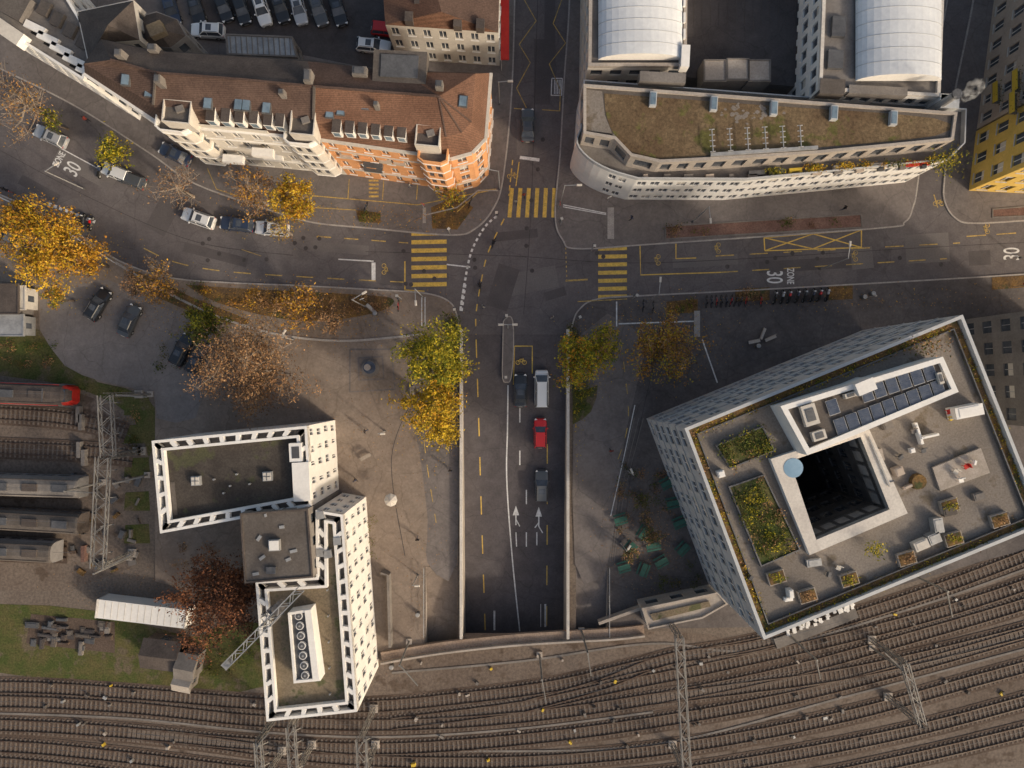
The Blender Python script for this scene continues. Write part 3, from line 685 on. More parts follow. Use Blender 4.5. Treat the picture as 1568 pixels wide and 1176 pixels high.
for k in range(30):
    x=1160+R.random()*300; p=P(x,262-(x-1160)*.06+R.uniform(-3,3),10); leaves_into(s2,(p.x,p.y,9.9),(.4,.22,.2),50,.12,R.choice([L_gr,L_yg,L_yl,L_or]))
p=P(1455,243,10.5); leaves_into(s2,(p.x,p.y,10),(1,.9,.5),400,.14,L_yg)
s2.build('terrace_plants',ne)
vb=empty('barrel_vault_building')
def vault(m,x0,x1,y0,y1,z,hgt,mat,n_=16,mend=white):
    a=P(x0,y0,z);b=P(x1,y1,z)
    pts=[]
    for i in range(n_+1):
        t=math.pi*i/n_; pts.append((a.x+(b.x-a.x)*(1-math.cos(t))/2,hgt*math.sin(t)))
    for i in range(n_):
        m.face([(pts[i][0],a.y,z+pts[i][1]),(pts[i+1][0],a.y,z+pts[i+1][1]),(pts[i+1][0],b.y,z+pts[i+1][1]),(pts[i][0],b.y,z+pts[i][1])],mat)
    m.face([(p[0],b.y,z+p[1]) for p in pts],mend); m.face([(p[0],a.y,z+p[1]) for p in pts],mend)
    for k in range(1,12):
        yy=a.y+(b.y-a.y)*k/12
        for i in range(n_): m.bar((pts[i][0],yy,z+pts[i][1]+.01),(pts[i+1][0],yy,z+pts[i+1][1]+.01),.07,.05,panelg)
block(vb,PL([(903,-120),(1052,-120),(1050,104),(900,104)],11),0,11,4,2.2,.6,.5,whited,concd,par_h=.5,par_t=.4,parm=conc)
block(vb,PL([(1262,-120),(1447,-120),(1437,150),(1252,140)],12),0,12,4,1.9,.6,.55,white,concd,par_h=.4,par_t=.4,parm=concl,blinds=whited)
d=M(); vault(d,916,1045,-120,92,11.3,1.7,metalr); vault(d,1310,1440,-120,124,12.3,1.9,metalr)
d.build('vault_roofs',vb,False)
d=M()
d.prism(ccw(PL([(1050,-120),(1250,-120),(1250,135),(1050,118)],5)),0,5,concd,asphy)
for x,y in ((1095,108),(1130,106),(1163,108)):
    p=P(x,y,8); d.box((p.x,p.y,5),2.9,2.8,3,concd,0,conc); d.ring(ccw([Vector((p.x+u,p.y+v,0)) for u,v in((-1.4,-1.35),(1.4,-1.35),(1.4,1.35),(-1.4,1.35))]),.12,8,8.15,concd)
for k in range(14):
    p=P(1062+k*13,40,5); d.bar((p.x,p.y-.0,5.02),(p.x,p.y+7,5.02),.03,.03,bitum)
for x,y,s1,s2_,h_,mt in ((1050,85,1.0,2.6,1.5,white),(1015,118,5.5,1.2,1.2,concd),(1345,138,7,1.0,1.2,concd),(1285,40,1.6,2.4,1.6,metald),(1280,90,1.8,2.2,1.8,metald),(1275,132,3,1.8,1.5,bitum),(1455,155,2.2,1.6,3.0,panelg),(1447,150,1.0,1.0,3.4,white)):
    z=12.5; p=P(x,y,z); d.box((p.x,p.y,z-h_),s1,s2_,h_,mt,-.05)
for y in (0,25,50,75): p=P(1049,y,12); d.box((p.x,p.y,11),.25,1.2,.8,white,0)
d.build('courtyard_block',vb)
ch=M(); p=P(1456,150,14); ch.tube((p.x,p.y,0),(p.x,p.y,15),.6,.45,metalg,12); ch.tube((p.x,p.y,15),(p.x,p.y,15.2),.6,.6,metald,12); ch.build('chimney')
vm=bpy.data.materials.new('steam'); vm.use_nodes=True; nt=vm.node_tree; nt.nodes.clear()
o_=nt.nodes.new('ShaderNodeOutputMaterial'); pvv=nt.nodes.new('ShaderNodeVolumePrincipled'); tcn=nt.nodes.new('ShaderNodeTexCoord'); nz=nt.nodes.new('ShaderNodeTexNoise'); nz.inputs['Scale'].default_value=1.5; nz.inputs['Detail'].default_value=3
mr2=nt.nodes.new('ShaderNodeMapRange'); mr2.inputs[1].default_value=.48; mr2.inputs[2].default_value=.72; mr2.inputs[3].default_value=0; mr2.inputs[4].default_value=1.5
nt.links.new(tcn.outputs['Object'],nz.inputs['Vector']); nt.links.new(nz.outputs['Fac'],mr2.inputs[0]); nt.links.new(mr2.outputs[0],pvv.inputs['Density']); pvv.inputs['Color'].default_value=(.98,.98,.98,1); nt.links.new(pvv.outputs[0],o_.inputs['Volume'])
bm=bmesh.new()
for x,y,z,r_ in ((1465,152,15.6,.45),(1475,149,16.4,.7),(1486,142,17.4,.9),(1494,132,18.6,1.0)):
    bmesh.ops.create_icosphere(bm,subdivisions=2,radius=r_,matrix=Matrix.Translation(P(x,y,z)))
me=bpy.data.meshes.new('steam_plume'); bm.to_mesh(me); me.materials.append(vm); so=bpy.data.objects.new('steam_plume',me); scene.collection.objects.link(so)
# --- east houses
eh=empty('yellow_apartment_building')
block(eh,PL([(1648,222),(1662,110),(1900,110),(1900,235)],18),0,18,5,2.5,.5,.55,yellowr,tile,fm=white,sill=whited,par_h=.2,blinds=whited)
e2=empty('beige_apartment_building')
block(e2,PL([(1663,106),(1712,-260),(1950,-260),(1950,106)],18),0,18,5,2.4,.48,.52,beige,tile,fm=white,sill=whited,par_h=.2,blinds=whited)
d=M()
for yb,zz in ((196,8),(196,11.5),(165,8),(165,11.5),(165,4.5),(165,15)):
    b=P(1489+(190-yb)*.13,yb,0); d.box((b.x-.3,b.y,zz),1.0,2.6,.15,concd); d.box((b.x-.78,b.y,zz+.15),.06,2.6,.9,lampy)
    leaves_into(d,(b.x-.4,b.y,zz+.9),(.25,.8,.25),70,.11,L_gr)
d.build('balconies',e2)
e3=empty('grey_apartment_building')
block(e3,PL([(1584,474),(1760,474),(1760,650),(1596,655)],16),0,16,5,2.6,.55,.5,concd,gravel,fm=metalg,par_h=.3,blinds=whited)
# --- NW perimeter block
nw=empty('perimeter_apartment_block')
ZE=14
S_=[(130,112),(248,190),(368,200),(488,212),(655,236),(690,242),(722,233),(742,212),(750,112)]
N_=[(600,108),(475,92),(240,78),(165,62)]
pol=PL(S_+N_,ZE)
def nwm(a,b):
    mx=(a[0]+b[0])/2; x=784+mx/S*H/(H-ZE)
    return orange if x>488 else whited
block(nw,pol,0,ZE,4,2.1,.42,.55,whited,slate,par_h=0,fm=white,sill=white,mats=nwm,blinds=whited)
rf=M()
ZRg=18.2
ri=[(170,92),(240,112),(368,122),(482,133),(672,148)]
E=[P(x,y,ZE) for x,y in S_]; rg=[P(x,y,ZRg) for x,y in ri]; Nn=[P(x,y,ZE) for x,y in N_]
def rface(pts,mat): rf.face([Vector(p)+Vector((0,0,.05)) for p in pts],mat)
def knee(e,r_,t=.28,dz=.62):
    q=e.lerp(r_,t); q.z=e.z+(r_.z-e.z)*dz; return q
kE=[knee(E[i],rg[i]) for i in range(5)]+[knee(E[i],rg[4]) for i in range(5,9)]
rr=[rg[0],rg[1],rg[2],rg[3],rg[4]]
for i in range(4):
    mt=tile if i<3 else tile2
    rface([E[i],E[i+1],kE[i+1],kE[i]],mt); rface([kE[i],kE[i+1],rr[i+1],rr[i]],mt)
for i in range(4,8):
    rface([E[i],E[i+1],kE[i+1],kE[i]],tile2); rface([kE[i],kE[i+1],rg[4]],tile2)
kN=[knee(Nn[0],rg[4]),knee(Nn[1],rg[3]),knee(Nn[2],rg[1]),knee(Nn[3],rg[0])]
rface([E[8],Nn[0],kN[0],kE[8]],tile2);rface([kE[8],kN[0],rg[4]],tile2)
rface([Nn[0],Nn[1],kN[1],kN[0]],slate);rface([kN[0],kN[1],rg[3],rg[4]],tile)
rface([Nn[1],Nn[2],kN[2],kN[1]],slate);rface([kN[1],kN[2],rg[1],rg[2],rg[3]],slate)
rface([Nn[2],Nn[3],kN[3],kN[2]],slate);rface([kN[2],kN[3],rg[0],rg[1]],slate)
rface([Nn[3],E[0],kE[0],kN[3]],slate);rface([kN[3],kE[0],rg[0]],slate)
for a,b in zip(rg[:-1],rg[1:]): rf.bar(a+Vector((0,0,.1)),b+Vector((0,0,.1)),.25,.15,tile)
for k in (5,6,7): rf.bar(kE[k]+Vector((0,0,.08)),rg[4]+Vector((0,0,.1)),.18,.12,tile)
rf.bar(kE[3]+Vector((0,0,.15)),rg[3]+Vector((0,0,.15)),.25,.35,bitum)
rf.bar(kE[1]+Vector((0,0,.15)),rg[1]+Vector((0,0,.15)),.2,.3,bitum)
rf.build('pitched_roof',nw)
co=M()
for i in range(8):
    a=E[i];b=E[i+1]; dd=(b-a).normalized(); nn=Vector((dd.y,-dd.x,0)); 
    if nn.dot(Vector((0,-1,0)))<-.2: nn=-nn
    for z_,o_ in ((ZE+.0,.30),(3.6,.15),(ZE-3.6,.08)):
        co.bar(Vector((a.x,a.y,z_))+nn*o_*.5,Vector((b.x,b.y,z_))+nn*o_*.5,o_+.05,.25,white if i<3 else whited)
def bay(x,y,wd,dp,z1,mat,rot):
    p=P(x,y,z1); m=mat; n1=M();n2=M()
    ca,sa=math.cos(rot),math.sin(rot)
    q=[(-wd/2,1.2),(-wd/2,-dp*.6),(-wd/2+.7,-dp),(wd/2-.7,-dp),(wd/2,-dp*.6),(wd/2,1.2)]
    pts=[Vector((p.x+a*ca-b*sa,p.y+a*sa+b*ca,0)) for a,b in q]; pts=ccw(pts)
    for i in range(len(pts)):
        L=(pts[(i+1)%len(pts)]-pts[i]).length
        facade(n1,n2,pts[i],pts[(i+1)%len(pts)],3.4,z1,4,max(0,int(L/1.0)) if L<2.5 else 2,.6,.6,.1,mat,glass)
    n1.sheet([pts],z1,concd); n1.sheet([pts],3.4,mat); n1.ring(pts,.18,z1,z1+.8,white if mat is whited else mat)
    for i in range(5): n1.ring(pts,-.08,3.4+i*(z1-3.4)/4-.1,3.4+i*(z1-3.4)/4+.08,white)
    n1.build('bay',nw);n2.build('bay_windows',nw)
bay(268,192,3.9,1.0,ZE+.4,whited,-.12); bay(462,210,3.7,1.1,ZE+.4,whited,-.1); bay(664,238,3.5,1.1,ZE+.4,orange,-.13)
for x,y,s1,s2_,mt in ((270,170,3.2,2.6,bitum),(463,187,2.8,2.8,bitum),(655,207,2.8,2.4,slate)):
    p=P(x,y,17); co.box((p.x,p.y,14.3),s1,s2_,2.3,whited,-.1,mt)
    ca,sa=math.cos(-.1),math.sin(-.1)
    co.ring(ccw([Vector((p.x+u*ca-v*sa,p.y+u*sa+v*ca,0)) for u,v in((-s1/2,-s2_/2),(s1/2,-s2_/2),(s1/2,s2_/2),(-s1/2,s2_/2))]),.13,16.6,17.0,whited)
    co.box((p.x+.3,p.y+.3,16.602),.9,.7,.35,concd,.3)
def dorm(x,y,wd,mat,z=15.3,h_=1.5,dp=1.6,rot=-.1):
    p=P(x,y,z+h_); co.box((p.x,p.y,z),wd,dp,h_,mat,rot,slate)
    ca,sa=math.cos(rot),math.sin(rot); c=(p.x+(dp/2+.02)*sa,p.y-(dp/2+.02)*ca,z+.3)
    co.box(c,wd*.7,.06,h_*.65,glassb,rot)
for x,y in ((322,180),(345,182),(366,183),(388,184),(410,187),(428,189)): dorm(x,y-6,1.0,white)
for x,y in ((515,196),(535,197),(555,198),(575,200),(595,202),(615,204)): dorm(x,y-4,1.0,white)
def velux(x,y,z,mat=glassb,s1=.8,s2=1.1):
    p=P(x,y,z); co.box((p.x,p.y,z-.3),s1+.2,s2+.2,.35,metald,-.1); co.box((p.x,p.y,z+.05),s1,s2,.05,mat,-.1)
for x,y,z in ((318,158,17.2),(365,160,17.2),(377,161,17.2),(408,165,17.2),(505,172,17),(522,168,17.1),(605,172,17),(620,173,17),(709,155,17.4),(192,122,17.3),(228,140,17),(560,160,17.3)): velux(x,y,z)
for x,y,z,wd,dp in ((550,108,17.5,1.6,1.0),(612,102,17.0,6.0,3.6),(232,72,17,1.0,.8),(180,80,18.5,.8,.8),(470,115,18.6,.8,1.4),(672,128,18.5,.8,.8),(240,120,18.6,.7,.9),(430,140,18.3,.6,.6),(575,158,18.3,.5,.5)):
    p=P(x,y,z+.5); co.box((p.x,p.y,z-1.5),wd,dp,2,concd if wd<3 else bitum,-.05); co.box((p.x,p.y,z+.5),wd*.7,dp*.7,.15,metald,-.05)
for x,y,wd in ((350,195,9),(570,210,11)):
    p=P(x,y,ZE+.9); co.box((p.x,p.y,ZE+.1),wd,.12,.8,whited,-.1)
for x in (530,560,590,612,640): 
    p=P(x,228+(x-530)*.13,9); co.box((p.x,p.y-.5,8.2),1.5,1.0,.9,R.choice([orange,beige,lampy]),-.12)
for x,y,zz in ((573,245,7),(573,252,4)): p=P(x,y,zz); co.box((p.x,p.y-.5,zz),2.4,1.1,.8,metald,-.12)
for x,y,zz in ((405,230,9),(360,240,6),(420,235,5)): p=P(x,y,zz); co.box((p.x,p.y-.5,zz),2.6,1.0,.8,white,-.08)
co.build('roof_details',nw)
bw=empty('slate_roof_building')
block(bw,PL([(118,18),(205,0),(215,62),(165,66),(135,95)],12.5),0,12.5,4,2,.4,.5,whited,slate,par_h=.1)
d=M(); a=[P(118,18,12.5),P(205,0,12.5),P(215,62,12.5),P(165,66,12.5),P(135,95,12.5)]; apx=P(165,38,15.5)
for i in range(5): d.face([a[i]+Vector((0,0,.02)),a[(i+1)%5]+Vector((0,0,.02)),apx],slate)
d.build('hipped_roof',bw)
rt=empty('round_turret_house')
block(rt,PL([(205,28),(240,18),(272,30),(286,55),(262,74),(215,70)],10),0,10,3,2,.4,.5,greyr,slate,par_h=.1)
d=M(); a=PL([(205,28),(240,18),(272,30),(286,55),(262,74),(215,70)],10); apx=P(238,44,12.4)
for i in range(6): d.face([a[i]+Vector((0,0,.02)),a[(i+1)%6]+Vector((0,0,.02)),apx],slate)
d.box((apx.x,apx.y,11.5),1.8,1.5,1.0,gravb,.4); d.build('turret_roof',rt)
wa=empty('white_terraced_apartments')
block(wa,PL([(-120,-60),(-60,10),(50,75),(132,126),(150,70),(90,-30),(40,-90),(-120,-90)],12),0,12,4,2,.6,.6,white,concd,par_h=.6,par_t=.3,parm=white)
d=M()
for k in range(5):
    x=48+k*20; y=38+k*17
    a=P(x,y,13);  d.box((a.x,a.y,12.02),2.6,.9,.5,white,-.45); d.box((a.x+.4,a.y-.75,12.02),2.4,.5,.02,darkm,-.45)  # flat near-black strips beside the white boxes: recess shade put into colour
    b=P(x+14,y-30,13); d.box((b.x,b.y,12.02),1.3,1.7,.5,bitum,-.45)
a=P(12,48,13.4);d.box((a.x,a.y,12.02),3.5,1.6,1.4,white,-.6,whited); a=P(10,0,13);d.box((a.x,a.y,12.02),5,3,1,concd,-.5,bitum)
d.build('terraces',wa)
hb=empty('tile_roof_house')
hp=[(583,-60),(766,-60),(763,50),(590,38)]
block(hb,PL(hp,9),0,9,3,2.0,.45,.55,whited,slate,par_h=0,fm=white,sill=white,dep=.15)
d=M(); e=PL(hp,9.05); r1,r2=P(655,-60,11.5),P(676,18,11.5); 
d.face([e[0],e[3],r2,r1],tile2);d.face([e[3],e[2],r2],tile2);d.face([e[2],e[1],r1,r2],tile)
for x,y in ((625,22),(700,30),(735,33),(640,-5),(680,15)):
    p=P(x,y,11); d.box((p.x,p.y,9.4),1.0,1.2,1.2,slate,-.05)
d.build('hipped_roof',hb)
aw=M(); a=P(773,-40,5);b=P(773,82,5); aw.box(((a.x+b.x)/2,(a.y+b.y)/2,3.2),1.1,abs(a.y-b.y),.25,redp); 
for k in range(6): aw.box((a.x-.5,b.y+k*2.2,0.12),.12,.12,3.08,metalg)
aw.build('red_awning')
ys_=empty('flat_roof_garage')
block(ys_,PL([(345,52),(448,56),(455,88),(348,84)],4),0,4,1,3,.5,.5,concd,metalg,par_h=.15,par_t=.2)
d=M()
for k in range(12): 
    a=P(352+k*8.3,56,4.1);b=P(354+k*8.3,84,4.1); d.bar(a,b,.08,.08,concd)
d.build('roof_ribs',ys_)
lb=empty('station_entrance_building')
block(lb,PL([(982,930),(1098,906),(1114,924),(1075,946),(992,963)],3.5),0,3.5,1,3,.5,.5,conc,conc,par_h=.3,par_t=.2)
d=M(); q=ccw(PL([(995,940),(1085,920),(1088,928),(1000,950)],3.6)); d.prism(q,3.4,3.75,concd,gravb); d.build('roof_recess',lb)
bp=M()
L1=smooth([(585,1004),(640,994),(703,985),(790,976),(868,971),(940,967),(985,962)],5)
bp.kerb(PL(L1),1.25,.0,.55,brickm)
L2=[(x,y+8) for x,y in L1]; bp.kerb(PL(L2),.25,.01,1.1,conc)
bp.face([(XL,B_,0),(XR,B_,0),(XR,B_,-1.4),(XL,B_,-1.4)],brickm)
bp.build('railway_bridge_parapet')
gw=M(); gw.kerb(PL([(586,873),(597,876),(600,985)]),.35,0.1,1.6,concd); gw.build('plaza_wall')
gw=M()
for X in (650,932):
    for k in range(9): p=P(X,868+k*13); gw.bar((p.x,p.y,.1),(p.x,p.y,1.1),.04,.04,metalg)
    for z_ in (.6,1.1): gw.bar(P(X,868)+Vector((0,0,z_)),P(X,972)+Vector((0,0,z_)),.05,.05,metalg)
gw.build('ramp_railing')
gw=M(); gw.kerb(PL([(915,950),(985,925),(984,935)]),.4,.1,1.3,conc);gw.build('concrete_wall')
gf=M()
for k in range(11):
    x=1206+k*9.6;y=966-k*4.0; 
    for j in range(3):
        a=P(x+R.uniform(-4,4),y+R.uniform(-8,6));b=P(x+R.uniform(-4,5),y+R.uniform(-8,6)); gf.bar((a.x,a.y,.5),(b.x,b.y,.52),.38,.25,white)
gw=M(); gw.kerb(PL([(1186,985),(1240,965),(1310,937)]),1.4,.0,.38,concd); gw.build('trackside_wall')
gf.build('graffiti_lettering')
sd=empty('white_container'); 
d=M(); p=P(216,940,2.6); d.box((p.x,p.y,.03),12.2,2.5,2.6,white,-.12)
for k in range(14): 
    u=-5.8+k*.9; d.box((p.x+u*math.cos(-.12),p.y+u*math.sin(-.12),2.63),.06,2.3,.025,whited,-.12)
for s_ in (-6.0,6.0): d.box((p.x+s_*math.cos(-.12),p.y+s_*math.sin(-.12),0.03),.15,2.56,2.66,concl,-.12)
d.build('container_body',sd)
def shed(name,x,y,sx,sy,h_,wm,rm,rot,gable=True):
    e_=empty(name); p=P(x,y,h_); d=M(); ca,sa=math.cos(rot),math.sin(rot)
    q=[(-sx/2,-sy/2),(sx/2,-sy/2),(sx/2,sy/2),(-sx/2,sy/2)]; pts=[Vector((p.x+a*ca-b*sa,p.y+a*sa+b*ca,0)) for a,b in q]
    g2=M(); 
    for i in range(4): facade(d,g2,pts[i],pts[(i+1)%4],0,h_,1,1,.3,.5,.08,wm,glass)
    d.build('walls',e_); g2.build('windows',e_); d=M()
    o=inset(pts,-.25); 
    if gable:
        a=(o[0]+o[3])/2+Vector((0,0,h_+.9)); b=(o[1]+o[2])/2+Vector((0,0,h_+.9)); o=[v+Vector((0,0,h_)) for v in o]
        d.face([o[0],o[1],b,a],rm);d.face([o[2],o[3],a,b],rm);d.face([o[1],o[2],b],wm);d.face([o[3],o[0],a],wm)
    else: d.prism(o,h_,h_+.2,rm); d.ring(o,.15,h_+.2,h_+.3,rm)
    d.build('roof',e_)
shed('wooden_shed',246,1003,4.6,3.6,2.6,slate,slate,-.12); shed('small_shed',285,1022,2.2,3.2,3,concd,concd,-.2); shed('small_shed',280,1046,2.0,2.0,2.6,concd,conc,-.2)
shed('signal_hut',8,458,3.4,3.6,3,concd,slate,0,False); shed('white_kiosk',30,456,1.4,2.8,2.6,whited,whited,0,False); shed('grey_container',15,498,3.6,2.5,2.4,metalg,metalg,0,False)
pa=M()
q=PL([(48,940),(176,952),(176,1000),(40,985)]); pa.sheet([q],.032,ballast2)
for k in range(34):
    a=quadlerp([(50,943),(172,954),(172,998),(44,983)],R.random(),R.random()); p=P(a.x,a.y); w_,h_=R.uniform(.5,2.6),R.uniform(.25,.9)
    z_=R.uniform(.1,.45); a_=-.1+R.choice([0,1.57])+R.uniform(-.05,.05); mt=R.choice([metald,bitum,slate,railm,concd,asphy])
    pa.box((p.x,p.y,.035),w_,h_,z_,mt,a_); pa.box((p.x,p.y,.035+z_),w_*.8,h_*.6,.06,mt,a_)
for k in range(34):
    p=P(R.uniform(105,215),R.choice([735,765,790,820,845,868])+R.uniform(-8,8)); pa.box((p.x,p.y,.03),R.uniform(.3,1.3),R.uniform(.2,.8),R.uniform(.2,.6),R.choice([metald,concd,railm,soilm,bitum]),R.random()*3)
for yy in (634,646,688,700,745,800,846):
    p=P(128+R.uniform(-6,6),yy); pa.box((p.x,p.y,.1),.5,2.2,.8,redbed if yy>740 else concd,0)
pa.build('trackside_materials')
# ---------------------------------------------------------------- gantries and trains
def gantry(A,B,z=8,w_=1.0):
    m=M(); lattice(m,P(*A,z),P(*B,z),w_,.7,metalb,.11,1.3)
    for c in (A,B):
        p=P(*c,z); lattice(m,(p.x,p.y,0),(p.x,p.y,z),.5,.5,metalb,.09,1.4); m.box((p.x,p.y,0),1.1,1.1,.35,conc)
    n_=4
    for k in range(n_):
        p=P(A[0]+(B[0]-A[0])*(k+.5)/n_,A[1]+(B[1]-A[1])*(k+.5)/n_,z); m.bar((p.x,p.y,z),(p.x+.9,p.y,z-1.2),.08,.08,metalb); m.box((p.x+.9,p.y,z-1.4),.3,.12,.3,metald)
    m.build('catenary_gantry')
gantry((161,605),(166,700),8,1.6);gantry((158,700),(150,870),8,1.6);gantry((1040,975),(1052,1190));gantry((1385,1015),(1412,1110),8,.8);gantry((445,1112),(450,1190));gantry((553,1130),(556,1190),8,1.2)
gantry((395,1135),(400,1200),8,.8)
def arm(a,b,z=8):
    m=M(); m.bar(P(*a,z),P(*b,z),.14,.14,metalb); p=P(*a,z); m.tube((p.x,p.y,0),(p.x,p.y,z+.3),.16,.12,metalb,8); m.bar((p.x,p.y,z+.2),P(*b,z+.1),.05,.05,metalb); m.box((p.x,p.y,0),.8,.8,.3,conc); m.build('catenary_mast')
for a,b in (((180,605),(225,608)),((175,740),(220,730)),((145,878),(200,850)),((395,1140),(412,1122)),((1385,1028),(1355,1000)),((100,752),(150,755)),((612,1018),(640,1050)),((900,1000),(905,1035)),((1450,905),(1458,945)),((830,1040),(836,1075)),((1250,1010),(1256,1040))): arm(a,b)
cw_=M()
for t in TR[:9]+TR[10:]:
    pts=smooth(t,6); cw_.kerb(PL(pts,5.8),.03,5.8,5.83,metald)
cw_.build('overhead_wires')
def train(name,x0,x1,y0,y1,wd,nose,roofm,bodym,frontm):
    a=P(x0,y0,3.4);b=P(x1,y1,3.4); A=Vector((a.x,a.y,0));B=Vector((b.x,b.y,0)); d_=(B-A).normalized(); s_=Vector((-d_.y,d_.x,0)); L=(B-A).length
    sec=[(-1,.9),(-1,2.4),(-.93,3.0),(-.7,3.45),(-.3,3.65),(.3,3.65),(.7,3.45),(.93,3.0),(1,2.4),(1,.9)]
    st=[(0,1,1)]+([(L-2.2,1,1),(L-1.0,.93,.93),(L-.3,.8,.8),(L,.55,.62)] if nose else [(L-.25,1,1),(L,.95,.97)])
    m=M(); prev=None
    for u,k,kz in st:
        cur=[A+d_*u+s_*(wd/2)*q*k+Vector((0,0,.9+(z-.9)*kz)) for q,z in sec]
        if prev:
            for i in range(len(sec)-1):
                m.face([prev[i],cur[i],cur[i+1],prev[i+1]],(frontm if (nose and u>L-.5 and (i<3 or i>5)) else (bodym if i<2 or i>6 else roofm)))
        prev=cur
    m.face(prev,frontm if nose else bodym)
    for side in (-1,1):
        k=int(L/2.2)
        for i in range(k):
            c=A+d_*(1+i*2.2)+s_*side*(wd/2+.01); m.bar(c+Vector((0,0,2.0)),c+d_*1.4+Vector((0,0,2.0)),.03,.7,glass)
        m.bar(A+s_*side*wd*.36+Vector((0,0,3.5)),A+d_*(L-.5)+s_*side*wd*.36+Vector((0,0,3.5)),.06,.06,slate)
    for i in range(int(L/4)):
        c=A+d_*(2+i*4); m.box((c.x,c.y,3.6),2.0,1.0,.2,metald if i%2 else slate,math.atan2(d_.y,d_.x))
    for i in range(int(L/2.5)):
        c=A+d_*(1+i*2.5); m.box((c.x,c.y,.3),1.8,wd*.8,.6,metald,math.atan2(d_.y,d_.x))
    if nose:
        c=A+d_*(L-3.8)
        for q in (-.8,.8): m.bar(c+s_*q+Vector((0,0,3.9)),c+d_*1.2+s_*q*.8+Vector((0,0,4.6)),.06,.06,metald)
        m.bar(c+d_*1.2-s_*.9+Vector((0,0,4.6)),c+d_*1.2+s_*.9+Vector((0,0,4.6)),.15,.06,metald)
        w0=A+d_*(L-.9); m.bar(w0-s_*.8+Vector((0,0,3.0)),w0+s_*.8+Vector((0,0,3.0)),.7,.5,glass)
        for q in (-1,1): m.bar(A+d_*1+s_*q*(wd/2-.12)+Vector((0,0,3.05)),A+d_*(L-1.5)+s_*q*(wd/2-.12)+Vector((0,0,3.05)),.08,.1,redp)
    m.build(name)
train('locomotive',-150,104,596,606,3.0,True,slate,greyr,redp)
train('passenger_coach',-160,118,740,748,2.9,False,concd,greyr,metald)
train('passenger_coach',-160,119,788,804,2.9,False,bitum,slate,metald)
train('passenger_coach',-160,78,836,848,2.9,False,bitum,greyr,metald)
